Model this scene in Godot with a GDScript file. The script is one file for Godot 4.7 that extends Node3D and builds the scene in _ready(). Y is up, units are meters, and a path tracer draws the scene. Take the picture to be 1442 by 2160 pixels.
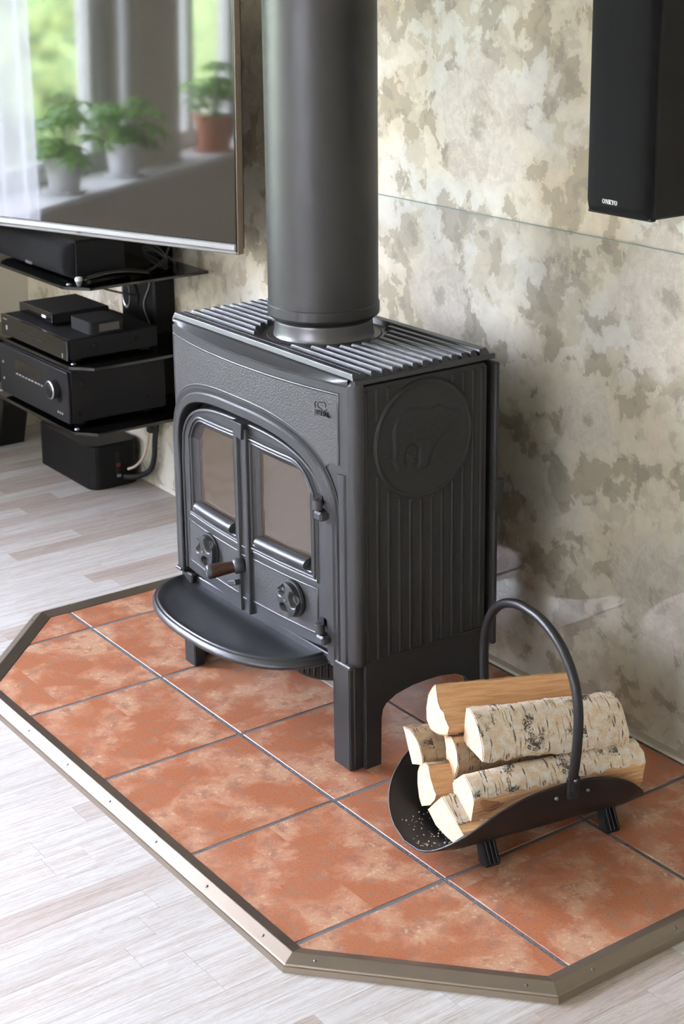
extends Node3D

const CAM_POS := Vector3(3.23894505, 1.57203701, 1.56784181)
const CAM_R := Vector3(0.58222468, -0.01256944, -0.81293077)
const CAM_U := Vector3(-0.20972691, 0.96371878, -0.16510826)
const CAM_B := Vector3(0.78551197, 0.26662356, 0.55846471)
const WALL_Z := -0.645
const FLOOR_Y := -0.012

var M := {}
var rng := RandomNumberGenerator.new()

# ------------------------------------------------------------------ geometry helpers
class Geo:
	var st := SurfaceTool.new()
	func _init() -> void:
		st.begin(Mesh.PRIMITIVE_TRIANGLES)
		st.set_smooth_group(-1)
	func smooth(g: int) -> Geo:
		st.set_smooth_group(g)
		return self
	func tri(a: Vector3, b: Vector3, c: Vector3, ua := Vector2.ZERO, ub := Vector2.ZERO, uc := Vector2.ZERO) -> void:
		st.set_uv(ua)
		st.add_vertex(a)
		st.set_uv(uc)
		st.add_vertex(c)
		st.set_uv(ub)
		st.add_vertex(b)
	func quad(a: Vector3, b: Vector3, c: Vector3, d: Vector3, ua := Vector2(0, 1), ub := Vector2(1, 1), uc := Vector2(1, 0), ud := Vector2(0, 0)) -> void:
		tri(a, b, c, ua, ub, uc)
		tri(a, c, d, ua, uc, ud)
	func poly(p: Array, center: Vector3) -> void:
		var m := Vector3.ZERO
		for q in p:
			m += q
		m /= p.size()
		var n: Vector3 = (p[1] - p[0]).cross(p[2] - p[0])
		var l := p.duplicate()
		if n.dot(m - center) < 0:
			l.reverse()
		for i in range(1, l.size() - 1):
			tri(l[0], l[i], l[i + 1])
	func box(c: Vector3, s: Vector3, b := 0.0015, basis := Basis.IDENTITY) -> Geo:
		var h := s * 0.5
		b = minf(b, minf(h.x, minf(h.y, h.z)) * 0.6)
		for k in 3:
			var i := (k + 1) % 3
			var j := (k + 2) % 3
			for s1 in [-1, 1]:
				var f := []
				for e in [[-1, -1], [1, -1], [1, 1], [-1, 1]]:
					var p := Vector3.ZERO
					p[k] = s1 * h[k]
					p[i] = e[0] * (h[i] - b)
					p[j] = e[1] * (h[j] - b)
					f.append(c + basis * p)
				poly(f, c)
				for s2 in [-1, 1]:
					var g := []
					for e in [[-1, 0], [1, 0], [1, 1], [-1, 1]]:
						var p := Vector3.ZERO
						p[j] = e[0] * (h[j] - b)
						p[k] = s1 * (h[k] if e[1] == 0 else h[k] - b)
						p[i] = s2 * (h[i] - b if e[1] == 0 else h[i])
						g.append(c + basis * p)
					poly(g, c)
		for sx in [-1, 1]:
			for sy in [-1, 1]:
				for sz in [-1, 1]:
					poly([c + basis * Vector3(sx * h.x, sy * (h.y - b), sz * (h.z - b)), c + basis * Vector3(sx * (h.x - b), sy * h.y, sz * (h.z - b)), c + basis * Vector3(sx * (h.x - b), sy * (h.y - b), sz * h.z)], c)
		return self
	# f(u, v) -> Vector3 ; flip turns the sheet over
	func grid(f: Callable, nu: int, nv: int, flip := false, uvs := Vector2.ONE) -> Geo:
		var p := []
		for i in nu + 1:
			var row := []
			for j in nv + 1:
				row.append(f.call(float(i) / nu, float(j) / nv))
			p.append(row)
		for i in nu:
			for j in nv:
				var u0 := Vector2(float(i) / nu, float(j) / nv) * uvs
				var u1 := Vector2(float(i + 1) / nu, float(j + 1) / nv) * uvs
				if flip:
					quad(p[i][j], p[i][j + 1], p[i + 1][j + 1], p[i + 1][j], u0, Vector2(u0.x, u1.y), u1, Vector2(u1.x, u0.y))
				else:
					quad(p[i][j], p[i + 1][j], p[i + 1][j + 1], p[i][j + 1], u0, Vector2(u1.x, u0.y), u1, Vector2(u0.x, u1.y))
		return self
	# profile of (radius, height) points turned round the axis y of xf
	func lathe(prof: Array, segs: int, xf: Transform3D, sharp := false) -> Geo:
		for k in prof.size() - 1:
			if sharp:
				st.set_smooth_group(100 + k)
			for i in segs:
				var a0 := TAU * i / segs
				var a1 := TAU * (i + 1) / segs
				var r0: float = prof[k].x
				var r1: float = prof[k + 1].x
				var A := xf * Vector3(r0 * cos(a0), prof[k].y, -r0 * sin(a0))
				var B := xf * Vector3(r0 * cos(a1), prof[k].y, -r0 * sin(a1))
				var C := xf * Vector3(r1 * cos(a1), prof[k + 1].y, -r1 * sin(a1))
				var D := xf * Vector3(r1 * cos(a0), prof[k + 1].y, -r1 * sin(a0))
				var u0 := float(i) / segs
				var u1 := float(i + 1) / segs
				if r0 > 1e-6:
					tri(A, B, C if r1 > 1e-6 else D, Vector2(u0, prof[k].y), Vector2(u1, prof[k].y), Vector2(u1, prof[k + 1].y))
				if r1 > 1e-6:
					tri(A, C, D, Vector2(u0, prof[k].y), Vector2(u1, prof[k + 1].y), Vector2(u0, prof[k + 1].y))
		return self
	func tube(path: Array, r: float, segs := 8, caps := true) -> Geo:
		var rings := []
		var nrm := Vector3.ZERO
		for i in path.size():
			var t: Vector3 = (path[mini(i + 1, path.size() - 1)] - path[maxi(i - 1, 0)]).normalized()
			if i == 0:
				nrm = t.cross(Vector3.UP if absf(t.y) < 0.9 else Vector3.RIGHT).normalized()
			else:
				nrm = (nrm - t * nrm.dot(t)).normalized()
			var bn := t.cross(nrm)
			var ring := []
			for k in segs:
				var a := TAU * k / segs
				ring.append(path[i] + (nrm * cos(a) + bn * sin(a)) * r)
			rings.append(ring)
		for i in path.size() - 1:
			for k in segs:
				var k2 := (k + 1) % segs
				quad(rings[i][k], rings[i][k2], rings[i + 1][k2], rings[i + 1][k])
		if caps:
			st.set_smooth_group(-1)
			var l := path.size() - 1
			for k in range(1, segs - 1):
				tri(rings[0][0], rings[0][k + 1], rings[0][k])
				tri(rings[l][0], rings[l][k], rings[l][k + 1])
		return self
	# closed outline pushed from z0 to z1; put maps (x, y, h) to space
	func prism(outline: PackedVector2Array, z0: float, z1: float, put: Callable, bev := 0.0) -> Geo:
		var o := outline
		if Geometry2D.is_polygon_clockwise(o):
			o.reverse()
		var n := o.size()
		var ins := Geo.inset(o, bev) if bev > 0 else o
		var idx := Geometry2D.triangulate_polygon(ins)
		for k in range(0, idx.size(), 3):
			var a := ins[idx[k]]
			var b := ins[idx[k + 1]]
			var c := ins[idx[k + 2]]
			if (b - a).cross(c - a) < 0:
				var s := b
				b = c
				c = s
			tri(put.call(a.x, a.y, z1), put.call(b.x, b.y, z1), put.call(c.x, c.y, z1), a, b, c)
			tri(put.call(a.x, a.y, z0), put.call(c.x, c.y, z0), put.call(b.x, b.y, z0), a, c, b)
		for i in n:
			var j := (i + 1) % n
			var za := z1 - bev
			quad(put.call(o[i].x, o[i].y, z0), put.call(o[j].x, o[j].y, z0), put.call(o[j].x, o[j].y, za), put.call(o[i].x, o[i].y, za), o[i], o[j], o[j], o[i])
			if bev > 0:
				quad(put.call(o[i].x, o[i].y, za), put.call(o[j].x, o[j].y, za), put.call(ins[j].x, ins[j].y, z1), put.call(ins[i].x, ins[i].y, z1), o[i], o[j], ins[j], ins[i])
		return self
	static func normals(o: PackedVector2Array, closed: bool) -> PackedVector2Array:
		# outward (right-hand) mitred normals of a path that runs counterclockwise
		var out := PackedVector2Array()
		var n := o.size()
		for i in n:
			var a := o[(i - 1 + n) % n] if closed or i > 0 else o[i]
			var c := o[(i + 1) % n] if closed or i < n - 1 else o[i]
			var d1 := (o[i] - a).normalized() if a != o[i] else (c - o[i]).normalized()
			var d2 := (c - o[i]).normalized() if c != o[i] else d1
			var n1 := Vector2(d1.y, -d1.x)
			var n2 := Vector2(d2.y, -d2.x)
			var m := (n1 + n2).normalized()
			out.append(m / maxf(m.dot(n1), 0.35))
		return out
	static func inset(o: PackedVector2Array, d: float) -> PackedVector2Array:
		var nn := normals(o, true)
		var r := PackedVector2Array()
		for i in o.size():
			r.append(o[i] - nn[i] * d)
		return r
	# a moulding: profile of (outward, height) points carried along a plane path
	func moulding(path: PackedVector2Array, prof: Array, put: Callable, closed: bool, sharp := false) -> Geo:
		var nn := normals(path, closed)
		var n := path.size()
		for k in prof.size() - 1:
			if sharp:
				st.set_smooth_group(200 + k)
			for i in (n if closed else n - 1):
				var j := (i + 1) % n
				var A: Vector2 = path[i] + nn[i] * prof[k].x
				var B: Vector2 = path[j] + nn[j] * prof[k].x
				var C: Vector2 = path[j] + nn[j] * prof[k + 1].x
				var D: Vector2 = path[i] + nn[i] * prof[k + 1].x
				quad(put.call(A.x, A.y, prof[k].y), put.call(D.x, D.y, prof[k + 1].y), put.call(C.x, C.y, prof[k + 1].y), put.call(B.x, B.y, prof[k].y))
		return self
	func done() -> ArrayMesh:
		st.generate_normals()
		return st.commit()

# ------------------------------------------------------------------ scene helpers
func obj(called: String, mesh: Mesh, m: Material, parent: Node = self, label := "") -> MeshInstance3D:
	var o := MeshInstance3D.new()
	o.name = called
	o.mesh = mesh
	o.material_override = m
	parent.add_child(o, true)
	if label:
		o.set_meta("label", label)
	return o

var used := {}
func numbered(called: String) -> String:
	var k: int = used.get(called, 0)
	used[called] = k + 1
	return called if k == 0 else "%s_%03d" % [called, k]

func thing(called: String, label: String, category: String, group := "", at := Vector3.ZERO) -> Node3D:
	var o := Node3D.new()
	o.name = numbered(called)
	add_child(o)
	o.position = at
	o.set_meta("label", label)
	o.set_meta("category", category)
	if group:
		o.set_meta("group", group)
	return o

func tag(o: Node, label: String, category: String, group := "") -> Node:
	o.name = numbered(str(o.name))
	o.set_meta("label", label)
	o.set_meta("category", category)
	if group:
		o.set_meta("group", group)
	return o

func struct(o: Node, label := "") -> Node:
	o.set_meta("kind", "structure")
	if label:
		o.set_meta("label", label)
	return o

func mat(col: Color, rough := 0.6, metal := 0.0, spec := 0.5) -> StandardMaterial3D:
	var m := StandardMaterial3D.new()
	m.albedo_color = col
	m.roughness = rough
	m.metallic = metal
	m.metallic_specular = spec
	return m

func noise(seed_: int, freq: float, oct := 4, type := FastNoiseLite.TYPE_SIMPLEX_SMOOTH) -> FastNoiseLite:
	var n := FastNoiseLite.new()
	n.seed = seed_
	n.frequency = freq
	n.noise_type = type
	n.fractal_type = FastNoiseLite.FRACTAL_FBM if oct > 1 else FastNoiseLite.FRACTAL_NONE
	n.fractal_octaves = oct
	return n

func warp(n: FastNoiseLite, amp: float, freq: float, oct := 3) -> FastNoiseLite:
	n.domain_warp_enabled = true
	n.domain_warp_amplitude = amp
	n.domain_warp_frequency = freq
	n.domain_warp_fractal_type = FastNoiseLite.DOMAIN_WARP_FRACTAL_PROGRESSIVE
	n.domain_warp_fractal_octaves = oct
	return n

func bytes(n: FastNoiseLite, w: int, h: int) -> PackedByteArray:
	return n.get_image(w, h, false, false, true).get_data()

func tex(w: int, h: int, data: PackedByteArray) -> ImageTexture:
	return ImageTexture.create_from_image(Image.create_from_data(w, h, false, Image.FORMAT_RGB8, data))

func bump_tex(n: FastNoiseLite, s: int) -> ImageTexture:
	return ImageTexture.create_from_image(n.get_seamless_image(s, s, false, false, 0.15, true))

func relief(m: StandardMaterial3D, t: Texture2D, scale_: float, per_m: float) -> void:
	m.uv1_triplanar = true
	m.uv1_scale = Vector3.ONE * per_m
	m.heightmap_enabled = true
	m.heightmap_texture = t
	m.heightmap_scale = scale_

func smooth01(a: float, b: float, x: float) -> float:
	var t := clampf((x - a) / (b - a), 0.0, 1.0)
	return t * t * (3.0 - 2.0 * t)

# ------------------------------------------------------------------ stove face surfaces
func f_front(x: float) -> float:
	return -0.057 - 0.036 * pow(absf((x - 0.605) / 0.33), 2.2)

func f_door(x: float) -> float:
	return -0.072 - 0.018 * pow((x - 0.592) / 0.27, 2.0)

func on_front(x: float, y: float, h: float) -> Vector3:
	return Vector3(x, y, f_front(x) + h)

func on_door(x: float, y: float, h: float) -> Vector3:
	return Vector3(x, y, f_door(x) + h)

func arch_y(x: float, c: float, hw: float, spring: float, top: float) -> float:
	var d := minf(absf((x - c) / hw), 1.0)
	return spring + (top - spring) * pow(1.0 - pow(d, 2.7), 1.0 / 2.7)

func arch_path(c: float, hw: float, spring: float, top: float, base: float, n := 40) -> PackedVector2Array:
	# from the right base up over the arch to the left base: runs counterclockwise, outward is outside the opening
	var p := PackedVector2Array()
	for k in 5:
		p.append(Vector2(c + hw, lerpf(base, spring, k / 5.0)))
	for i in n + 1:
		var a := PI * i / n
		var cs := cos(a)
		var sn := sin(a)
		p.append(Vector2(c + hw * signf(cs) * pow(absf(cs), 2.0 / 2.7), spring + (top - spring) * pow(maxf(sn, 0.0), 2.0 / 2.7)))
	for k in 5:
		p.append(Vector2(c - hw, lerpf(spring, base, (k + 1) / 5.0)))
	return p

func _ready() -> void:
	rng.seed = 7
	# ---- camera
	var cam := Camera3D.new()
	cam.name = "camera"
	var lens := CameraAttributesPhysical.new()
	lens.frustum_focal_length = 57.0
	lens.frustum_focus_distance = 3.05
	lens.frustum_near = 0.05
	lens.frustum_far = 100.0
	lens.exposure_aperture = 8.0
	add_child(cam)
	cam.attributes = lens
	cam.transform = Transform3D(Basis(CAM_R, CAM_U, CAM_B), CAM_POS)
	var near := 0.05
	cam.set_frustum(2160.0 / 3433.357 * near, Vector2(-0.129, -271.196) / 3433.357 * near, near, 100.0)
	cam.current = true
	# ---- sky, sun, exposure
	var sky := ProceduralSkyMaterial.new()
	sky.sky_top_color = Color(0.88, 0.90, 1.0)
	sky.sky_horizon_color = Color(0.975, 0.975, 1.0)
	sky.sky_energy_multiplier = 9.0
	sky.ground_bottom_color = Color(0.42, 0.42, 0.38)
	sky.ground_horizon_color = Color(0.62, 0.62, 0.58)
	sky.ground_energy_multiplier = 2.0
	var env := Environment.new()
	env.background_mode = Environment.BG_SKY
	env.sky = Sky.new()
	env.sky.sky_material = sky
	env.tonemap_mode = Environment.TONE_MAPPER_LINEAR
	env.tonemap_exposure = 0.57
	env.sdfgi_enabled = true
	env.ssao_enabled = true
	env.ssil_enabled = true
	var we := WorldEnvironment.new()
	we.name = "environment"
	we.environment = env
	add_child(we)
	var sun := DirectionalLight3D.new()
	sun.name = "sun"
	sun.light_energy = 7.0
	sun.light_color = Color(1.0, 0.95, 0.85)
	sun.light_angular_distance = 0.6
	sun.shadow_enabled = true
	sun.sky_mode = DirectionalLight3D.SKY_MODE_LIGHT_ONLY
	add_child(sun)
	sun.look_at_from_position(Vector3(6, 9, -3), Vector3(-4, 0, 1))
	make_materials()
	room()
	outside()
	hearth()
	stove()
	stovepipe()
	carrier()
	logs()
	crumbs()
	media()
	speaker_on_wall()
	plants()

# ------------------------------------------------------------------ materials
func make_materials() -> void:
	var fine := bump_tex(noise(3, 0.05, 3), 256)
	var hammer := bump_tex(warp(noise(5, 0.045, 2), 12.0, 0.05), 256)
	var iron := mat(Color(0.285, 0.29, 0.30), 0.40, 0.55, 0.5)
	relief(iron, fine, 0.015, 14.0)
	M.iron = iron
	var il: StandardMaterial3D = iron.duplicate()
	il.roughness = 0.34
	il.albedo_color = Color(0.27, 0.275, 0.285)
	M.iron_lip = il
	var ih := mat(Color(0.36, 0.36, 0.37), 0.38, 0.6, 0.5)
	relief(ih, hammer, 0.055, 15.0)
	M.iron_hammered = ih
	M.soot = mat(Color(0.07, 0.065, 0.06), 0.85)
	M.letter_shade = mat(Color(0.13, 0.13, 0.135), 0.6, 0.4)  # iron darkened in colour to stand for shade in the letter relief
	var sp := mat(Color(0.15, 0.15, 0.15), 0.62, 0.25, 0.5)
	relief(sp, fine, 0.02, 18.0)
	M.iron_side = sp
	M.pipe = mat(Color(0.135, 0.135, 0.14), 0.42, 0.1, 0.6)
	relief(M.pipe, fine, 0.008, 20.0)
	M.collar = mat(Color(0.42, 0.42, 0.43), 0.36, 0.75, 0.5)
	var pane := mat(Color(0.33, 0.285, 0.245, 0.8), 0.06, 0.0, 0.9)
	pane.transparency = BaseMaterial3D.TRANSPARENCY_ALPHA
	M.stove_glass = pane
	M.steel = mat(Color(0.78, 0.78, 0.76), 0.3, 0.9)
	M.bronze = mat(Color(0.52, 0.475, 0.425), 0.36, 0.75, 0.5)
	M.grout = mat(Color(0.36, 0.36, 0.37), 0.9)
	relief(M.grout, fine, 0.12, 8.0)
	M.black = mat(Color(0.03, 0.03, 0.032), 0.5, 0.0, 0.35)
	M.black_gloss = mat(Color(0.02, 0.02, 0.022), 0.12, 0.0, 0.6)
	M.black_paint = mat(Color(0.075, 0.077, 0.085), 0.42, 0.1, 0.5)
	M.grey_plastic = mat(Color(0.068, 0.068, 0.072), 0.6, 0.0, 0.35)
	M.rubber = mat(Color(0.03, 0.03, 0.032), 0.75)
	M.white = mat(Color(0.86, 0.86, 0.85), 0.5)
	M.white_frame = mat(Color(0.9, 0.9, 0.89), 0.4)
	M.silver = mat(Color(0.82, 0.83, 0.85), 0.28, 0.85)
	M.plaster = mat(Color(0.82, 0.79, 0.72), 0.9)
	M.ceiling = mat(Color(0.88, 0.87, 0.84), 0.9)
	M.warm_wall = mat(Color(0.87, 0.83, 0.77), 0.9)
	var g := mat(Color(0.95, 0.98, 0.97, 0.03), 0.02, 0.0, 0.5)
	g.transparency = BaseMaterial3D.TRANSPARENCY_ALPHA
	M.glass = g
	M.glass_edge = mat(Color(0.58, 0.68, 0.65), 0.3)
	var tint := mat(Color(0.03, 0.035, 0.035, 0.9), 0.05, 0.0, 0.5)
	tint.transparency = BaseMaterial3D.TRANSPARENCY_ALPHA
	M.black_glass = tint
	M.screen = mat(Color(0.15, 0.142, 0.13), 0.042, 0.0, 0.7)
	M.screen.clearcoat_enabled = true
	M.screen.clearcoat = 0.5
	M.screen.clearcoat_roughness = 0.03
	var cloth := mat(Color(0.03, 0.03, 0.032), 0.85, 0.0, 0.3)
	relief(cloth, bump_tex(noise(9, 0.3, 1), 128), 0.03, 40.0)
	cloth.rim_enabled = true
	cloth.rim = 0.05
	M.cloth = cloth
	var cur := mat(Color(0.95, 0.96, 0.95, 0.55), 0.9)
	cur.transparency = BaseMaterial3D.TRANSPARENCY_ALPHA
	cur.backlight_enabled = true
	cur.backlight = Color(0.9, 0.9, 0.9)
	cur.backlight = Color(1.0, 1.0, 1.0)
	M.curtain = cur
	var c2: StandardMaterial3D = cur.duplicate()
	c2.albedo_color = Color(0.95, 0.93, 0.90, 0.9)
	M.curtain_diffuser = c2
	var leaf := mat(Color(0.22, 0.36, 0.13), 0.45)
	leaf.backlight_enabled = true
	leaf.backlight = Color(0.45, 0.6, 0.2)
	M.leaf = leaf
	M.terracotta = mat(Color(0.68, 0.46, 0.33), 0.8)
	M.soil = mat(Color(0.16, 0.11, 0.08), 0.95)
	M.bark_brown = mat(Color(0.25, 0.19, 0.14), 0.9)
	M.red = mat(Color(0.42, 0.07, 0.06), 0.5)
	M.cable = mat(Color(0.035, 0.035, 0.038), 0.5)
	M.cable_grey = mat(Color(0.50, 0.49, 0.48), 0.5)
	M.cable_white = mat(Color(0.80, 0.72, 0.66), 0.5)
	M.wood_dark = mat(Color(0.20, 0.115, 0.07), 0.35, 0.0, 0.5)
	relief(M.wood_dark, fine, 0.08, 12.0)
	wallpaper_texture()
	tile_texture()
	plank_texture()
	log_textures()
	foliage_textures()

func wallpaper_texture() -> void:
	var w := 2048
	var h := 1152
	var px := w / 3.6
	var a := bytes(warp(noise(21, 7.4 / px, 3), 40.0, 9.0 / px, 4), w, h)
	var b := bytes(warp(noise(22, 16.0 / px, 2), 26.0, 19.0 / px, 4), w, h)
	var c := bytes(noise(23, 2.2 / px, 3), w, h)
	var d := bytes(warp(noise(24, 30.0 / px, 4), 20.0, 30.0 / px, 2), w, h)
	var cn := FastNoiseLite.new()
	cn.seed = 25
	cn.noise_type = FastNoiseLite.TYPE_CELLULAR
	cn.cellular_return_type = FastNoiseLite.RETURN_CELL_VALUE
	cn.frequency = 13.0 / px
	cn.fractal_type = FastNoiseLite.FRACTAL_NONE
	warp(cn, 34.0, 9.0 / px, 3)
	var e := bytes(cn, w, h)
	var out := PackedByteArray()
	out.resize(w * h * 3)
	var f := bytes(warp(noise(26, 15.0 / px, 3), 34.0, 15.0 / px, 4), w, h)
	var taupe := Color(0.715, 0.67, 0.57)
	var greyed := Color(0.71, 0.68, 0.615)
	var accent := Color(0.635, 0.60, 0.53)
	var mid := Color(0.775, 0.74, 0.65)
	var cream := Color(0.855, 0.825, 0.74)
	var pale := Color(0.85, 0.84, 0.795)
	var peach := Color(0.845, 0.79, 0.69)
	var i := 0
	var k := 0
	for y in h:
		for x in w:
			var va := a[i] / 255.0
			var vb := b[i] / 255.0
			var vc := c[i] / 255.0
			var vd := d[i] / 255.0
			var ve := e[i] / 255.0
			var vf := f[i] / 255.0
			var m := va * 0.60 + vb * 0.28 + ve * 0.20
			var t := clampf((m - 0.455) * 60.0, 0.0, 1.0)
			var t2 := clampf((vf * 0.55 + ve * 0.35 + vb * 0.25 - 0.50) * 34.0, 0.0, 1.0)
			var t3 := clampf((0.36 - vf - (m - 0.40) * 0.6) * 30.0, 0.0, 1.0)
			var tone := clampf((vc - 0.36) * 3.2, 0.0, 1.0)
			var lo := taupe.lerp(greyed, tone).lerp(accent, t3 * 0.8)
			var hi := cream.lerp(pale, tone).lerp(peach, clampf((0.36 - vc) * 4.0, 0.0, 0.8))
			hi = mid.lerp(hi, 0.25 + 0.75 * t2)
			var q := lo.lerp(hi, t)
			var s := 0.985 + (vd - 0.5) * 0.07 + clampf(m - 0.6, -0.12, 0.12) * 0.22
			out[k] = clampi(int(q.r * s * 255.0), 0, 255)
			out[k + 1] = clampi(int(q.g * s * 255.0), 0, 255)
			out[k + 2] = clampi(int(q.b * s * 255.0), 0, 255)
			i += 1
			k += 3
	for r in [[0.636, 1.19, 0.17], [1.184, 0.90, 0.17], [0.97, 0.63, 0.09], [1.19, 0.315, 0.15], [0.50, 0.80, 0.12], [1.30, 1.30, 0.15], [-0.30, 1.25, 0.16], [-0.92, 1.05, 0.15], [-0.62, 0.45, 0.13], [1.55, 0.62, 0.15]]:
		rose(out, w, h, px, r[0], r[1], r[2], d, b)
	var m2 := mat(Color.WHITE, 0.75)
	m2.albedo_texture = tex(w, h, out)
	M.wallpaper = m2

func rose(out: PackedByteArray, w: int, h: int, px: float, cx: float, cy: float, r: float, d: PackedByteArray, b: PackedByteArray) -> void:
	var x0 := int((cx + 1.66 - r * 1.1) * px)
	var y0 := int((2.025 - cy - r * 1.1) * px)
	var n := int(r * 2.2 * px)
	for yy in n:
		for xx in n:
			var X := x0 + xx
			var Y := y0 + yy
			if X < 0 or Y < 0 or X >= w or Y >= h:
				continue
			var i := Y * w + X
			var dx := (X / px - 1.66 - cx) / r
			var dy := (2.025 - Y / px - cy) / r
			var vb := b[i] / 255.0 - 0.5
			var vd := d[i] / 255.0 - 0.5
			var rr := sqrt(dx * dx + dy * dy) + vb * 0.22
			var an := atan2(dy, dx)
			var rim := 0.86 + 0.08 * sin(an * 5.0 + cx * 9.0) + vd * 0.22
			var t := clampf((rim - rr) * 9.0, 0.0, 1.0)
			if t <= 0.0:
				continue
			var f := rr * 4.4 + an / TAU * 2.0 + vd * 1.5 + 0.25 * sin(an * 6.0 + rr * 9.0)
			f -= floorf(f)
			var s := 0.79 + (f - 0.5) * 0.085 + vd * 0.06
			var core := clampf((0.20 - rr) * 6.0 + vd * 2.4 + 0.1, 0.0, 1.0) if rr < 0.36 else 0.0
			s = lerpf(s, 0.54, core * 0.75)
			var k := i * 3
			t *= 0.75
			out[k] = clampi(int(lerpf(out[k], s * 255.0 * 1.03, t)), 0, 255)
			out[k + 1] = clampi(int(lerpf(out[k + 1], s * 255.0 * 0.99, t)), 0, 255)
			out[k + 2] = clampi(int(lerpf(out[k + 2], s * 255.0 * lerpf(0.92, 0.88, core), t)), 0, 255)

func tile_texture() -> void:
	var w := 1024
	var a := bytes(warp(noise(31, 0.006, 5), 60.0, 0.008), w, w)
	var b := bytes(noise(32, 0.02, 5), w, w)
	var c := bytes(noise(33, 0.16, 3), w, w)
	var d := bytes(warp(noise(34, 0.06, 3), 14.0, 0.05), w, w)
	var out := PackedByteArray()
	out.resize(w * w * 3)
	var hh := PackedByteArray()
	hh.resize(w * w)
	var o1 := Color(0.69, 0.485, 0.385)
	var o2 := Color(0.635, 0.405, 0.295)
	var o3 := Color(0.72, 0.565, 0.46)
	var o4 := Color(0.58, 0.43, 0.36)
	for i in w * w:
		var va := a[i] / 255.0
		var vb := b[i] / 255.0
		var vc := c[i] / 255.0
		var vd := d[i] / 255.0
		var q := o2.lerp(o1, clampf((va - 0.32) * 4.0, 0.0, 1.0))
		q = q.lerp(o3, clampf((va + vb * 0.5 - 0.80) * 3.5, 0.0, 1.0))
		q = q.lerp(o4, clampf((0.40 - vb) * 3.2, 0.0, 0.7))
		var pit := clampf((vd - 0.66) * 9.0, 0.0, 1.0) * clampf((va - 0.5) * 6.0, 0.0, 1.0)
		q = q.lerp(Color(0.84, 0.72, 0.60), pit * 0.55)
		var s := 0.97 + (vc - 0.5) * 0.10
		if vc < 0.22:
			s -= 0.08
		out[i * 3] = clampi(int(q.r * s * 255.0), 0, 255)
		out[i * 3 + 1] = clampi(int(q.g * s * 255.0), 0, 255)
		out[i * 3 + 2] = clampi(int(q.b * s * 255.0), 0, 255)
		hh[i] = clampi(int(90.0 + vc * 60.0 + vb * 70.0 + pit * 60.0), 0, 255)
	var m := mat(Color.WHITE, 0.2, 0.0, 0.5)
	m.albedo_texture = tex(w, w, out)
	m.heightmap_enabled = true
	m.heightmap_texture = ImageTexture.create_from_image(Image.create_from_data(w, w, false, Image.FORMAT_L8, hh))
	m.heightmap_scale = 0.07
	M.tile = m

func plank_texture() -> void:
	# grain runs along v
	var w := 512
	var h := 1024
	var im := warp(noise(41, 0.022, 4), 26.0, 0.012).get_image(w, 160, false, false, true)
	im.resize(w, h, Image.INTERPOLATE_CUBIC)
	var a := im.get_data()
	var im2 := noise(42, 0.12, 3).get_image(w, 64, false, false, true)
	im2.resize(w, h, Image.INTERPOLATE_CUBIC)
	var b := im2.get_data()
	var c := bytes(noise(43, 0.25, 2), w, h)
	var out := PackedByteArray()
	out.resize(w * h * 3)
	var l1 := Color(0.785, 0.78, 0.765)
	var l2 := Color(0.655, 0.605, 0.56)
	for i in w * h:
		var va := a[i] / 255.0
		var ring := absf(fmod(va * 7.0, 1.0) - 0.5) * 2.0
		var t := clampf(0.25 + (ring - 0.45) * 0.55 + (b[i] / 255.0 - 0.5) * 0.7 + (va - 0.5) * 0.8, 0.0, 1.0)
		var q := l1.lerp(l2, t)
		var s := 1.0 + (c[i] / 255.0 - 0.5) * 0.05
		out[i * 3] = clampi(int(q.r * s * 255.0), 0, 255)
		out[i * 3 + 1] = clampi(int(q.g * s * 255.0), 0, 255)
		out[i * 3 + 2] = clampi(int(q.b * s * 255.0), 0, 255)
	var t0 := tex(w, h, out)
	M.planks = []
	for c2 in [Color(1, 1, 1), Color(0.97, 0.965, 0.96), Color(0.93, 0.90, 0.885), Color(1, 0.995, 0.99), Color(0.88, 0.835, 0.81), Color(0.91, 0.88, 0.86)]:
		var m := mat(c2, 0.38, 0.0, 0.5)
		m.albedo_texture = t0
		M.planks.append(m)

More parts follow.
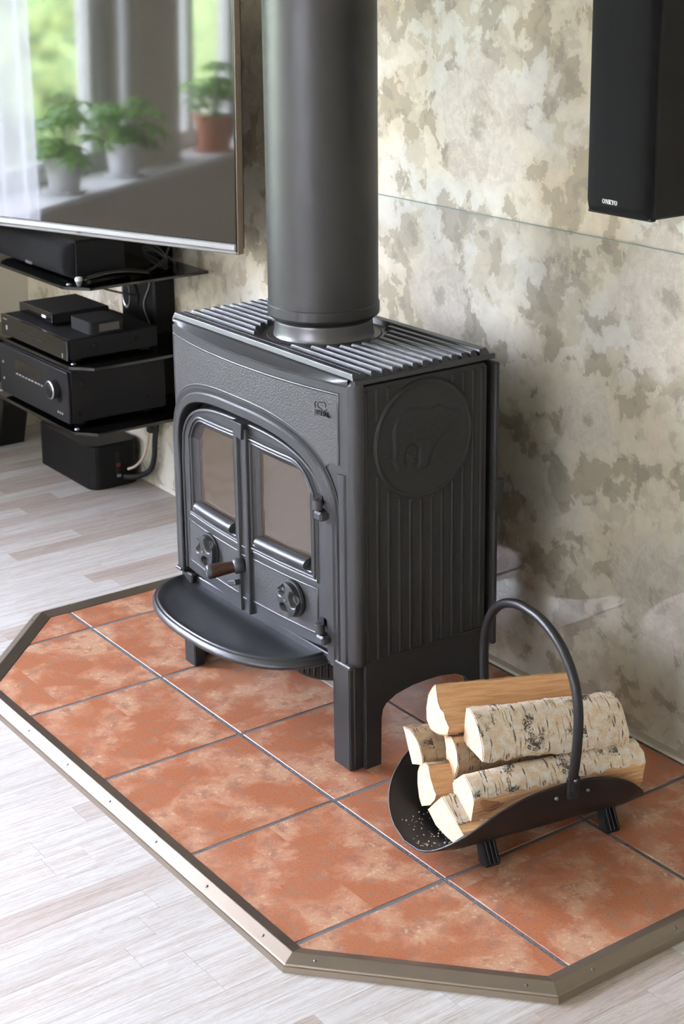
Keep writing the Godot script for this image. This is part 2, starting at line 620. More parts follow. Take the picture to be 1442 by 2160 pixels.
func log_textures() -> void:
	var w := 512
	var a := bytes(warp(noise(51, 0.010, 4), 30.0, 0.01), w, w)
	var b := bytes(noise(52, 0.035, 4), w, w)
	var c := bytes(noise(53, 0.2, 2), w, w)
	var im := Image.create_empty(w, w, false, Image.FORMAT_RGB8)
	for i in w * w:
		var va := a[i] / 255.0
		var vb := b[i] / 255.0
		var vc := c[i] / 255.0
		var q := Color(0.87, 0.805, 0.71).lerp(Color(0.83, 0.71, 0.57), clampf((vb - 0.45) * 2.2, 0.0, 1.0))
		q = q.lerp(Color(0.90, 0.88, 0.85), clampf((0.45 - vb) * 3.0, 0.0, 1.0))
		var black := clampf((va + (vc - 0.5) * 0.5 + (vb - 0.5) * 0.3 - 0.735) * 9.0, 0.0, 1.0)
		q = q.lerp(Color(0.16, 0.145, 0.13), black * 0.9)
		q *= 0.94 + (vc - 0.5) * 0.16
		im.set_pixel(i % w, i / w, q)
	var r := RandomNumberGenerator.new()
	r.seed = 5
	for n in 400:
		# lenticels: short dark dashes round the trunk (along v)
		var x := r.randi_range(0, w - 1)
		var y := r.randi_range(0, w - 1)
		var l := r.randi_range(8, 52)
		var wd := r.randi_range(1, 3)
		for k in l:
			for q in wd:
				var f := 1.0 - absf(2.0 * k / l - 1.0)
				if q > 0 and f < 0.5:
					continue
				var X := posmod(x + q + k / 16, w)
				var Y := posmod(y + k, w)
				im.set_pixel(X, Y, im.get_pixel(X, Y).lerp(Color(0.22, 0.16, 0.12), 0.35 + 0.5 * f))
	var m := mat(Color.WHITE, 0.7)
	m.albedo_texture = ImageTexture.create_from_image(im)
	m.heightmap_enabled = true
	m.heightmap_texture = m.albedo_texture
	m.heightmap_scale = 0.12
	M.bark = m
	var m1: StandardMaterial3D = m.duplicate()
	m1.albedo_color = Color(0.70, 0.64, 0.56)
	M.bark_grey = m1
	M.bark_inner = mat(Color(0.56, 0.38, 0.24), 0.75)
	# split faces: grain along u
	var g := noise(54, 0.05, 4).get_image(96, w, false, false, true)
	g.resize(w, w, Image.INTERPOLATE_CUBIC)
	var ga := g.get_data()
	var out := PackedByteArray()
	out.resize(w * w * 3)
	for i in w * w:
		var t := ga[i] / 255.0
		var q := Color(0.82, 0.645, 0.465).lerp(Color(0.755, 0.565, 0.385), clampf((t - 0.35) * 2.0, 0.0, 1.0))
		var s := 0.97 + (c[i] / 255.0 - 0.5) * 0.10
		out[i * 3] = clampi(int(q.r * s * 255.0), 0, 255)
		out[i * 3 + 1] = clampi(int(q.g * s * 255.0), 0, 255)
		out[i * 3 + 2] = clampi(int(q.b * s * 255.0), 0, 255)
	var m2 := mat(Color.WHITE, 0.75)
	m2.albedo_texture = tex(w, w, out)
	m2.heightmap_enabled = true
	m2.heightmap_texture = ImageTexture.create_from_image(g)
	m2.heightmap_scale = 0.15
	M.split = m2
	var out2 := PackedByteArray()
	out2.resize(256 * 256 * 3)
	var en := bytes(noise(55, 0.03, 4), 256, 256)
	for i in 256 * 256:
		var q := Color(0.81, 0.715, 0.61).lerp(Color(0.76, 0.63, 0.505), clampf((en[i] / 255.0 - 0.45) * 2.0, 0.0, 1.0))
		out2[i * 3] = int(q.r * 255.0)
		out2[i * 3 + 1] = int(q.g * 255.0)
		out2[i * 3 + 2] = int(q.b * 255.0)
	var m3 := mat(Color.WHITE, 0.85)
	m3.albedo_texture = tex(256, 256, out2)
	M.end_grain = m3

func foliage_textures() -> void:
	var w := 256
	var a := bytes(noise(61, 0.05, 4), w, w)
	var out := PackedByteArray()
	out.resize(w * w * 3)
	for i in w * w:
		var t := a[i] / 255.0
		var q := Color(0.30, 0.40, 0.22).lerp(Color(0.62, 0.68, 0.40), clampf((t - 0.3) * 2.4, 0.0, 1.0))
		out[i * 3] = int(q.r * 255.0)
		out[i * 3 + 1] = int(q.g * 255.0)
		out[i * 3 + 2] = int(q.b * 255.0)
	var m := mat(Color.WHITE, 0.8)
	m.albedo_texture = tex(w, w, out)
	m.uv1_triplanar = true
	m.uv1_scale = Vector3.ONE * 0.5
	M.crown = m
	M.lawn = mat(Color(0.42, 0.42, 0.35), 0.95)

# ------------------------------------------------------------------ the room
func slab(a: Vector3, b: Vector3) -> Geo:
	return Geo.new().box((a + b) * 0.5, (b - a).abs(), 0.0)

func room() -> void:
	var X0 := -1.655
	var X1 := 4.4
	var Z1 := 5.2
	var H := 2.45
	# floor: a base with every visible laminate strip laid on it
	var fl: MeshInstance3D = struct(obj("floor", slab(Vector3(X0 - 0.25, -0.12, WALL_Z - 0.2), Vector3(X1 + 0.2, FLOOR_Y - 0.004, Z1 + 0.2)).done(), M.planks[1]), "whitewashed laminate floor of narrow strips")
	var inner := hearth_outline(0.02)
	var cw := 0.0645
	var k0 := int(floor((X0 - 0.374) / cw))
	for k in range(k0, 24):
		var xa := maxf(0.374 + k * cw, X0)
		var xb := 0.374 + (k + 1) * cw
		var z := WALL_Z - 0.01 - rng.randf() * 0.3
		while z < 1.15:
			var l := rng.randf_range(0.26, 0.62)
			var za := maxf(z, WALL_Z)
			var zb := z + l
			z = zb
			var ina := Geometry2D.is_point_in_polygon(Vector2((xa + xb) * 0.5, za), inner)
			var inb := Geometry2D.is_point_in_polygon(Vector2((xa + xb) * 0.5, zb), inner)
			if ina and inb or zb < WALL_Z + 0.03:
				continue
			var g := Geo.new()
			var y1 := FLOOR_Y
			var y0 := FLOOR_Y - 0.004
			var gp := 0.00025
			var A := Vector3(xa + gp, y1, zb - gp)
			var B := Vector3(xb - gp, y1, zb - gp)
			var C := Vector3(xb - gp, y1, za + gp)
			var D := Vector3(xa + gp, y1, za + gp)
			var ou := rng.randf()
			var ov := rng.randf()
			var s := Vector2(2.0, 0.85)
			var uv := func(p: Vector3) -> Vector2: return Vector2((p.x - xa) * s.x * 4.0 * 0.5 + ou, (p.z - za) * s.y + ov)
			g.quad(A, B, C, D, uv.call(A), uv.call(B), uv.call(C), uv.call(D))
			var dn := Vector3(0, y0 - y1, 0)
			for e in [[A, B], [B, C], [C, D], [D, A]]:
				g.quad(e[0] + dn, e[1] + dn, e[1], e[0], uv.call(e[0]), uv.call(e[1]), uv.call(e[1]), uv.call(e[0]))
			obj("plank", g.done(), M.planks[[0, 1, 2, 3, 4, 5, 0, 3][rng.randi() % 8]], fl)
	# back wall with wallpaper
	var wb := Geo.new()
	wb.quad(Vector3(X0, -0.1, WALL_Z), Vector3(X1, -0.1, WALL_Z), Vector3(X1, H, WALL_Z), Vector3(X0, H, WALL_Z), Vector2((X0 + 1.66) / 3.6, 1.0 + 0.1 / 2.025), Vector2((X1 + 1.66) / 3.6, 1.0 + 0.1 / 2.025), Vector2((X1 + 1.66) / 3.6, 1.0 - H / 2.025), Vector2((X0 + 1.66) / 3.6, 1.0 - H / 2.025))
	wb.box(Vector3((X0 + X1) * 0.5, H * 0.5 - 0.05, WALL_Z - 0.101), Vector3(X1 - X0 + 0.5, H + 0.1, 0.2), 0.0)
	struct(obj("wall_back", wb.done(), M.wallpaper), "wall papered with pale watercolour flowers")
	struct(obj("trim_1", slab(Vector3(0.16, -0.004, WALL_Z), Vector3(2.4, 0.007, -0.6275)).done(), M.plaster), "narrow strip under the glass panel")
	# left wall with two window openings
	var xo := X0 - 0.24
	var wl := Geo.new()
	for r in [[WALL_Z - 0.2, 0.75, -0.1, H], [3.10, 3.66, -0.1, H], [5.0, Z1 + 0.2, -0.1, H], [0.75, 3.10, -0.1, 0.60], [3.66, 5.0, -0.1, 0.60], [0.75, 3.10, 2.2, H], [3.66, 5.0, 2.2, H]]:
		wl.box(Vector3((X0 + xo) * 0.5, (r[2] + r[3]) * 0.5, (r[0] + r[1]) * 0.5), Vector3(X0 - xo, r[3] - r[2], r[1] - r[0]), 0.0)
	struct(obj("wall_left", wl.done(), M.plaster), "plain cream window wall")
	struct(obj("wall_right", slab(Vector3(X1, -0.1, WALL_Z - 0.2), Vector3(X1 + 0.2, H, Z1 + 0.2)).done(), M.warm_wall), "plain warm beige wall")
	var wf := Geo.new()
	for r in [[X0 - 0.24, 0.9, -0.1, H], [4.0, X1 + 0.2, -0.1, H], [0.9, 4.0, -0.1, 0.75], [0.9, 4.0, 2.2, H]]:
		wf.box(Vector3((r[0] + r[1]) * 0.5, (r[2] + r[3]) * 0.5, Z1 + 0.1), Vector3(r[1] - r[0], r[3] - r[2], 0.2), 0.0)
	struct(obj("wall_front", wf.done(), M.warm_wall), "plain warm beige wall with an opening for the added fill window")
	var w3 := Node3D.new()  # unseen window, added to bring fill daylight into the room
	w3.name = "window_3"
	add_child(w3)
	struct(w3, "wide white framed window, unseen, added opposite the stove for fill light")
	for xx in [0.94, 2.45, 3.96]:
		obj("frame", Geo.new().box(Vector3(xx, 1.475, Z1 + 0.12), Vector3(0.09, 1.45, 0.07), 0.006).done(), M.white_frame, w3)
	for yy in [0.79, 2.16]:
		obj("rail", Geo.new().box(Vector3(2.45, yy, Z1 + 0.12), Vector3(3.1, 0.08, 0.068), 0.006).done(), M.white_frame, w3)
	obj("pane", slab(Vector3(0.95, 0.82, Z1 + 0.116), Vector3(3.95, 2.13, Z1 + 0.124)).done(), M.glass, w3)
	struct(obj("ceiling", slab(Vector3(X0 - 0.24, H, WALL_Z - 0.2), Vector3(X1 + 0.2, H + 0.2, Z1 + 0.2)).done(), M.ceiling), "white ceiling")
	struct(obj("trim_2", Geo.new().box(Vector3(-1.665, 0.6125, 2.87), Vector3(0.35, 0.025, 4.4), 0.004).done(), M.white_frame), "white window sill board")
	var wi := 1
	for r in [[0.75, 3.10], [3.66, 5.0]]:
		var w := Node3D.new()
		w.name = "window_%d" % wi
		add_child(w)
		struct(w, "white framed window over the sill, " + ("nearer to the television" if wi == 1 else "farther from the television"))
		wi += 1
		var xc := X0 - 0.19
		for zz in [r[0] + 0.04, r[1] - 0.04, 2.95 if r[0] < 1.0 else r[0] + 0.6]:
			obj("frame", Geo.new().box(Vector3(xc, 1.42, zz), Vector3(0.07, 1.58, 0.10), 0.006).done(), M.white_frame, w)
		for yy in [0.67, 2.16]:
			obj("rail", Geo.new().box(Vector3(xc, yy, (r[0] + r[1]) * 0.5), Vector3(0.068, 0.09, r[1] - r[0]), 0.006).done(), M.white_frame, w)
		obj("pane", slab(Vector3(xc - 0.004, 0.7, r[0] + 0.06), Vector3(xc + 0.004, 2.13, r[1] - 0.06)).done(), M.glass, w)
	# sheer curtain
	var cg := Geo.new().smooth(1)
	cg.grid(func(u: float, v: float) -> Vector3:
		var z := lerpf(0.62, 1.60 - 0.2 * v, u)
		return Vector3(-1.44 + 0.022 * sin(u * 40.0 + v * 1.0) + 0.01 * sin(u * 17.0), lerpf(0.01, 2.35, v), z + 0.012 * sin(u * 23.0) - 0.05 * (1.0 - v) * u), 90, 12)
	tag(obj("curtain", cg.done(), M.curtain), "sheer white curtain hanging at the window, seen reflected in the television", "curtain")
	var cf := Geo.new().smooth(1)
	cf.grid(func(u: float, v: float) -> Vector3: return Vector3(lerpf(0.8, 4.1, u), lerpf(0.02, 2.36, v), 5.08 + 0.022 * sin(u * 150.0)), 200, 4)  # unseen curtain, added as a diffuser over the fill window
	tag(obj("curtain", cf.done(), M.curtain_diffuser), "wide white curtain, unseen, added to soften light from the fill window opposite the stove", "curtain")
	var cd := Geo.new().smooth(1)
	cd.grid(func(u: float, v: float) -> Vector3: return Vector3(-1.70 + 0.02 * sin(u * 16.0), lerpf(0.64, 2.18, v), lerpf(2.99, 3.085, u)), 60, 6)
	tag(obj("curtain", cd.done(), M.curtain), "narrow white drape inside the window opening beside the pier between the windows", "curtain")
	# curtain rail
	tag(obj("curtain_rail", Geo.new().smooth(1).tube([Vector3(-1.44, 2.37, 0.6), Vector3(-1.44, 2.37, 4.8)], 0.012, 10).done(), M.white), "white curtain rail above both windows", "curtain rail")
	# fire-protection glass on the wall
	var fg := thing("glass_panel", "clear glass fire protection panel on the papered wall behind the stove", "glass panel")
	obj("pane", Geo.new().box(Vector3(1.25, 0.505, -0.624), Vector3(2.2, 0.993, 0.006), 0.0).done(), M.glass, fg)
	obj("top_edge", slab(Vector3(0.15, 1.0017, -0.6271), Vector3(2.35, 1.0027, -0.6209)).done(), M.glass_edge, fg, "greenish polished top edge")
	for p in [Vector2(0.26, 0.93), Vector2(1.47, 0.062), Vector2(2.2, 0.93)]:
		obj("fixing", Geo.new().lathe([Vector2(0, 0.006), Vector2(0.008, 0.005), Vector2(0.01, 0.0), Vector2(0.01, -0.02)], 16, Transform3D(Basis(Vector3.RIGHT, Vector3.BACK, Vector3.DOWN), Vector3(p.x, p.y, -0.621))).done(), M.steel, fg)

func outside() -> void:
	struct(obj("ground", slab(Vector3(-40, -0.7, -30), Vector3(40, -0.5, 40)).done(), M.lawn), "lawn outside the windows")
	var spots := [[-6.6, 6.2, 1.05, 2.2], [-6.9, 9.4, 1.1, 2.3], [-7.0, 13.0, 1.15, 2.4], [-13.5, 7.5, 1.8, 3.6], [-15.5, 13.5, 2.0, 4.0], [-17.0, 20.5, 2.1, 4.2]]
	var hn := noise(79, 1.1, 4)
	var hg := Geo.new().smooth(1)
	hg.grid(func(u: float, v: float) -> Vector3:
		var a := PI * v
		var p := Vector3(0.75 * cos(a) * 1.1, 2.9 * pow(sin(a), 0.45), lerpf(-14.0, 34.0, u))
		var k := 1.0 + 0.35 * hn.get_noise_3d(p.x, p.y, p.z)
		return Vector3(-9.6 + p.x * k, -0.5 + p.y * (0.85 + 0.3 * hn.get_noise_2d(p.z * 0.5, 3.0)), p.z + 0.3 * hn.get_noise_3d(p.z, p.x, p.y)), 260, 14, false)
	tag(obj("hedge", hg.done(), M.crown), "long green hedge across the lawn behind the nearest bushes", "hedge")
	var says := ["round bright green bush outside, nearest the curtain, reflected in the television", "tall green tree outside between the two windows, reflected in the television", "broad green tree outside seen through the farther window", "green tree outside behind and between the two nearest bushes", "large green tree outside in the second row, before the farther window", "largest green tree outside, farthest from the house"]
	for i in spots.size():
		var s: Array = spots[i]
		var t := thing("tree", says[i], "tree", "trees outside the windows", Vector3(s[0], -0.5, s[1]))
		obj("trunk", Geo.new().smooth(1).lathe([Vector2(0.16, 0), Vector2(0.11, s[3] * 0.5), Vector2(0.05, s[3] * 0.9)], 10, Transform3D.IDENTITY).done(), M.bark_brown, t)
		var n := noise(70 + i, 0.9, 4)
		var g := Geo.new().smooth(1)
		g.grid(func(u: float, v: float) -> Vector3:
			var d := Vector3(cos(u * TAU) * sin(v * PI), cos(v * PI), -sin(u * TAU) * sin(v * PI))
			var r: float = s[2] * (1.0 + 0.55 * n.get_noise_3dv(d * 2.2 + Vector3(i, 0, 0)))
			return Vector3(0, s[3] * 0.58, 0) + d * Vector3(r, r * 1.15, r), 64, 40, true)
		obj("crown", g.done(), M.crown, t)

# ------------------------------------------------------------------ tiled hearth
func hearth_outline(grow := 0.0) -> PackedVector2Array:
	# x, z
	var p := PackedVector2Array([Vector2(-0.115, -0.64), Vector2(-0.115, 0.05), Vector2(0.156, 0.31), Vector2(1.337, 0.31), Vector2(1.626, 0.043), Vector2(1.626, -0.64)])
	if grow != 0.0:
		var q := PackedVector2Array()
		var c := Vector2(0.755, -0.165)
		for v in p:
			q.append(v + (v - c).sign() * grow * -1.0)
		return q
	return p

func hearth() -> void:
	var h := thing("tiled_hearth", "terracotta tiled hearth with metal edging under the stove", "hearth")
	var oct := hearth_outline()
	var put := func(x: float, z: float, y: float) -> Vector3: return Vector3(x, y, z)
	var gp := func(x: float, z: float, y: float) -> Vector3: return Vector3(x, y, -z)
	var go := PackedVector2Array()
	for p in oct:
		go.append(Vector2(p.x, -p.y))
	for i in go.size():
		if go[i].y > 0.6:
			go[i].y = 0.635
	obj("grout", Geo.new().prism(go, FLOOR_Y + 0.0002, -0.0011, gp).done(), M.grout, h)
	var j := 0.0042
	for a in range(-1, 5):
		for b in range(-1, 2):
			var x0 := a * 0.33 + j
			var x1 := (a + 1) * 0.33 - j
			var z0 := -(b + 1) * 0.33 + j
			var z1 := -b * 0.33 - j
			if b == 1:
				z0 = -0.6205
			var cell := PackedVector2Array([Vector2(x0, -z0), Vector2(x1, -z0), Vector2(x1, -z1), Vector2(x0, -z1)])
			for piece in Geometry2D.intersect_polygons(cell, go):
				var pc: PackedVector2Array = piece
				var ar := 0.0
				for q in pc.size():
					ar += pc[q].cross(pc[(q + 1) % pc.size()])
				if absf(ar) * 0.5 < 0.0006:
					continue
				var g := Geo.new()
				var off := Vector2(rng.randf(), rng.randf())
				var tilt := Vector2(rng.randf_range(-1, 1), rng.randf_range(-1, 1)) * 0.0012
				var c := Vector2((x0 + x1) * 0.5, -(z0 + z1) * 0.5)
				g.prism(pc, -0.011, 0.0, func(x: float, zz: float, y: float) -> Vector3: return Vector3(x, y + (tilt.dot(Vector2(x, zz) - c) * 2.0 if y > -0.01 else 0.0), -zz), 0.0009)
				var me := g.done()
				var arr := me.surface_get_arrays(0)
				var uv: PackedVector2Array = arr[Mesh.ARRAY_TEX_UV]
				for q in uv.size():
					uv[q] = uv[q] * 1.05 + off
				arr[Mesh.ARRAY_TEX_UV] = uv
				var m2 := ArrayMesh.new()
				m2.add_surface_from_arrays(Mesh.PRIMITIVE_TRIANGLES, arr)
				obj("tile", m2, M.tile, h)
	# the metal edge strips, each with its screws
	var prof := [Vector2(0.0, -0.010), Vector2(0.0, 0.0012), Vector2(0.023, 0.0095), Vector2(0.0245, 0.0094), Vector2(0.043, 0.0), Vector2(0.0445, -0.0025), Vector2(0.047, -0.003), Vector2(0.0495, -0.0119), Vector2(0.0, -0.0119)]
	var path := PackedVector2Array()
	for p in oct:
		path.append(Vector2(p.x, -p.y))
	# outward normals for a path that runs counterclockwise in (x, -z)
	var nn := Geo.normals(path, false)
	for i in path.size() - 1:
		var g := Geo.new()
		var a := path[i]
		var b := path[i + 1]
		if i == 0 or i == path.size() - 2:
			pass
		for k in prof.size() - 1:
			var A = a + nn[i] * prof[k].x
			var B = b + nn[i + 1] * prof[k].x
			var C = b + nn[i + 1] * prof[k + 1].x
			var D = a + nn[i] * prof[k + 1].x
			g.quad(Vector3(A.x, prof[k].y, -A.y), Vector3(D.x, prof[k + 1].y, -D.y), Vector3(C.x, prof[k + 1].y, -C.y), Vector3(B.x, prof[k].y, -B.y))
		var strip := obj("edge_strip", g.done(), M.bronze, h)
		var dir := (b - a).normalized()
		var out := Vector2(dir.y, -dir.x)
		var len := (b - a).length()
		var n := maxi(2, int(round(len / 0.172)))
		for s in n:
			var t := (s + 0.35) / (n - 0.3) * len if n > 2 else lerpf(0.03, len - 0.03, float(s))
			t = clampf(t, 0.02, len - 0.02)
			var q := a + dir * t + out * 0.034
			var up := Vector3(out.x * 0.45, 0.89, -out.y * 0.45).normalized()
			var sx := Vector3(dir.x, 0, -dir.y)
			obj("screw", Geo.new().smooth(1).lathe([Vector2(0, 0.0008), Vector2(0.0020, 0.0006), Vector2(0.0029, -0.0004), Vector2(0.0029, -0.003)], 10, Transform3D(Basis(sx, up, sx.cross(up)), Vector3(q.x, 0.0051, -q.y))).done(), M.collar, strip)

# ------------------------------------------------------------------ wood stove
func bead(path: PackedVector2Array, r: float, put: Callable, closed: bool) -> ArrayMesh:
	var prof := []
	for k in 7:
		var a := PI * k / 6.0
		prof.append(Vector2(-r * cos(a), r * sin(a) - 0.0005))
	return Geo.new().smooth(1).moulding(path, prof, put, closed).done()

func face_strips(g: Geo, xs: Array, lo: Callable, hi: Callable, put: Callable, ny: int) -> void:
	for i in xs.size() - 1:
		var x0: float = xs[i]
		var x1: float = xs[i + 1]
		for k in ny:
			var t0 := float(k) / ny
			var t1 := float(k + 1) / ny
			var a0 := lerpf(lo.call(x0), hi.call(x0), t0)
			var a1 := lerpf(lo.call(x0), hi.call(x0), t1)
			var b0 := lerpf(lo.call(x1), hi.call(x1), t0)
			var b1 := lerpf(lo.call(x1), hi.call(x1), t1)
			g.quad(put.call(x0, a0, 0.0), put.call(x1, b0, 0.0), put.call(x1, b1, 0.0), put.call(x0, a1, 0.0))

func span(a: float, b: float, n: int) -> Array:
	var r := []
	for i in n + 1:
		r.append(lerpf(a, b, float(i) / n))
	return r

func stove() -> void:
	var s := thing("wood_stove", "black cast iron wood stove with arched glass doors and a bear medallion", "stove")
	var AC := 0.587
	var AH := 0.281
	var SP := 0.50
	var AT := 0.654
	var XL := 0.275
	var XR := 0.936
	var YB := 0.222
	var YT := 0.775
	# ---- front casting
	var g := Geo.new().smooth(1)
	var arch := func(x: float) -> float: return arch_y(x, AC, AH, SP, AT)
	var top := func(_x: float) -> float: return YT
	var base := func(_x: float) -> float: return YB
	face_strips(g, span(0.289, AC - AH, 3), base, top, on_front, 12)
	face_strips(g, span(AC + AH, 0.922, 4), base, top, on_front, 12)
	var xs := []
	for i in 49:
		xs.append(AC - AH * cos(PI * i / 48.0))
	face_strips(g, xs, arch, top, on_front, 3)
	# crescent top between the bowed front edge and the straight crest
	g.smooth(2)
	var xx := span(0.289, 0.922, 40)
	for i in xx.size() - 1:
		var x0: float = xx[i]
		var x1: float = xx[i + 1]
		var c0 := [on_front(x0, YT, 0), on_front(x0, YT + 0.003, -0.004), Vector3(x0, 0.787, -0.086 - 0.004), Vector3(x0, 0.7905, -0.095), Vector3(x0, 0.784, -0.1)]
		var c1 := [on_front(x1, YT, 0), on_front(x1, YT + 0.003, -0.004), Vector3(x1, 0.787, -0.086 - 0.004), Vector3(x1, 0.7905, -0.095), Vector3(x1, 0.784, -0.1)]
		for k in 4:
			g.smooth(2 + (1 if k > 0 else 0))
			g.quad(c0[k], c1[k], c1[k + 1], c0[k + 1])
	# rounded outer corners
	for side in [0, 1]:
		g.smooth(5)
		var pr := [Vector2(0.922, f_front(0.922)), Vector2(0.929, -0.0945), Vector2(0.934, -0.099), Vector2(0.9365, -0.106), Vector2(0.9365, -0.117), Vector2(0.92, -0.117)]
		for k in pr.size() - 1:
			var P: Vector2 = pr[k]
			var Q: Vector2 = pr[k + 1]
			if side == 0:
				g.quad(Vector3(P.x, YB, P.y), Vector3(Q.x, YB, Q.y), Vector3(Q.x, YT + 0.006, Q.y), Vector3(P.x, YT + (0.0 if k == 0 else 0.006), P.y))
			else:
				var px := 1.211 - P.x
				var qx := 1.211 - Q.x
				g.quad(Vector3(qx, YB, Q.y), Vector3(px, YB, P.y), Vector3(px, YT + (0.0 if k == 0 else 0.006), P.y), Vector3(qx, YT + 0.006, Q.y))
	# corner caps at the top
	for side in [0, 1]:
		g.smooth(-1)
		var cap := [Vector3(0.922, YT, f_front(0.922)), Vector3(0.929, YT + 0.006, -0.0945), Vector3(0.934, YT + 0.006, -0.099), Vector3(0.9365, YT + 0.006, -0.106), Vector3(0.9365, YT + 0.006, -0.117), Vector3(0.922, 0.7905, -0.1)]
		if side == 1:
			for k in cap.size():
				cap[k].x = 1.211 - cap[k].x
		g.poly(cap, Vector3(0.6, 0.5, -0.2))
	var front := obj("front_casting", g.done(), M.iron, s)
	var body := PackedVector2Array([Vector2(XL + 0.003, 0.262), Vector2(XR - 0.003, 0.262)])
	# arch frame: reveal, flat band, bevel and bead, carried down both columns
	var ap := arch_path(AC, AH, SP, AT, YB, 56)
	obj("arch_frame", Geo.new().moulding(ap, [Vector2(0.0, -0.034), Vector2(0.0, 0.003), Vector2(0.0015, 0.0045), Vector2(0.0175, 0.0045), Vector2(0.021, 0.0015), Vector2(0.030, 0.0055), Vector2(0.032, 0.002), Vector2(0.0345, 0.002)], on_front, false, true).done(), M.iron, front)
	var ap2 := PackedVector2Array()
	var apn := Geo.normals(ap, false)
	for i in ap.size():
		var q: Vector2 = ap[i] + apn[i] * 0.0365
		if q.y > 0.606:
			ap2.append(q)
	# hammered panel over the arch
	var inset := Geo.new().smooth(1)
	var nx := 60
	var lowc := func(x: float) -> float:
		for i in ap2.size() - 1:
			if ap2[i].x >= x and ap2[i + 1].x <= x:
				return lerpf(ap2[i].y, ap2[i + 1].y, (ap2[i].x - x) / maxf(ap2[i].x - ap2[i + 1].x, 1e-6))
		return 0.622
	for i in nx:
		var x0 := lerpf(0.297, 0.899, float(i) / nx)
		var x1 := lerpf(0.297, 0.899, float(i + 1) / nx)
		for k in 4:
			inset.quad(on_front(x0, lerpf(lowc.call(x0), 0.757, k / 4.0), 0.0012), on_front(x1, lerpf(lowc.call(x1), 0.757, k / 4.0), 0.0012), on_front(x1, lerpf(lowc.call(x1), 0.757, (k + 1) / 4.0), 0.0012), on_front(x0, lerpf(lowc.call(x0), 0.757, (k + 1) / 4.0), 0.0012))
	obj("hammered_panel", inset.done(), M.iron_hammered, s, "hammered cast panel above the arch")
	var bp := PackedVector2Array([Vector2(0.9, 0.624)])
	for k in 7:
		bp.append(Vector2(0.9, lerpf(0.63, 0.7585, k / 6.0)))
	for k in 30:
		bp.append(Vector2(lerpf(0.9, 0.296, (k + 1) / 30.0), 0.7585))
	for k in 6:
		bp.append(Vector2(0.296, lerpf(0.7585, 0.624, (k + 1) / 6.0)))
	obj("panel_border", bead(bp, 0.0032, on_front, false), M.iron, front)
	obj("arch_bead", bead(ap2, 0.0030, on_front, false), M.iron, front)
	# raised step down the right and left column
	for c in [0.908, 0.303]:
		var st := Geo.new().smooth(1)
		var w := 0.0085 if c > 0.6 else 0.004
		for k in 1:
			st.grid(func(u: float, v: float) -> Vector3:
				var a := (u - 0.5) * 2.0
				return on_front(c + a * w, lerpf(0.226, 0.606, v), 0.004 * sqrt(maxf(0.0, 1.0 - pow(absf(a), 4.0)))), 10, 6)
		obj("column_rib", st.done(), M.iron, front)
	# little foot mouldings under the columns
	for c in [[0.868, 0.934], [0.279, 0.300]]:
		var fm := Geo.new()
		fm.box(Vector3((c[0] + c[1]) * 0.5, 0.2245, -0.0875), Vector3(c[1] - c[0] + 0.004, 0.007, 0.018), 0.0025)
		obj("column_foot", fm.done(), M.iron, front)
	# firebox behind the doors
	obj("firebox", slab(Vector3(0.285, 0.2, -0.415), Vector3(0.926, 0.772, -0.165)).done(), M.soot, s)
	obj("door_backing", Geo.new().box(Vector3(AC, 0.44, -0.128), Vector3(0.60, 0.46, 0.006), 0.0).done(), M.soot, s)
	stove_doors(s)
	# brand mark on the panel
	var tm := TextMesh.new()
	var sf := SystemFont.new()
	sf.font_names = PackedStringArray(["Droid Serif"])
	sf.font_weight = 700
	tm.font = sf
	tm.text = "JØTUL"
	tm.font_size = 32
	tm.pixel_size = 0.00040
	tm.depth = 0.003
	var lt := obj("lettering", tm, M.letter_shade, s)
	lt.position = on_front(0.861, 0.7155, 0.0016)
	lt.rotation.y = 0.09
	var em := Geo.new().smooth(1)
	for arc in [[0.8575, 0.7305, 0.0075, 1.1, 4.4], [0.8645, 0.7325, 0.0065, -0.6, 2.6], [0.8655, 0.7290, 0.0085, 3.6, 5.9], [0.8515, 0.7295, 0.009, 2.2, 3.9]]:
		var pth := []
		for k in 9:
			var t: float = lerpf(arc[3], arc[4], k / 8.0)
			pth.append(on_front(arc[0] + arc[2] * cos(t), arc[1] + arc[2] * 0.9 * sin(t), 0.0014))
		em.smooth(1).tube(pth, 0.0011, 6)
	obj("emblem", em.done(), M.letter_shade, s)
	# ---- top plate with ribs and collar pad
	var tp := Geo.new()
	tp.box(Vector3(0.6055, 0.7835, -0.2655), Vector3(0.661, 0.011, 0.337), 0.002)
	var plate := obj("top_plate", tp.done(), M.iron, s)
	var pc := Vector2(0.598, -0.264)
	var zs := [-0.1215, -0.1465, -0.1715, -0.1955, -0.2195, -0.243, -0.2665, -0.29, -0.3135, -0.337, -0.3605, -0.384]
	# broad first step
	obj("step", rib_mesh(0.279, 0.932, -0.1065, 0.010, 0.0115, 0.007), M.iron, plate)
	for z in zs:
		var r := 0.133
		var dz: float = z - pc.y
		if absf(dz) < r:
			var dx := sqrt(r * r - dz * dz)
			obj("rib", rib_mesh(0.279, pc.x - dx, z, 0.0078, 0.0105, 0.0045), M.iron, plate)
			obj("rib", rib_mesh(pc.x + dx, 0.932, z, 0.0078, 0.0105, 0.0045), M.iron, plate)
		else:
			obj("rib", rib_mesh(0.279, 0.932, z, 0.0078, 0.0105, 0.0045), M.iron, plate)
	obj("rear_rib", rib_mesh(0.279, 0.932, -0.409, 0.012, 0.0115, 0.008), M.iron, plate)
	var cxf := Transform3D(Basis.IDENTITY, Vector3(0.598, 0.789, -0.266))
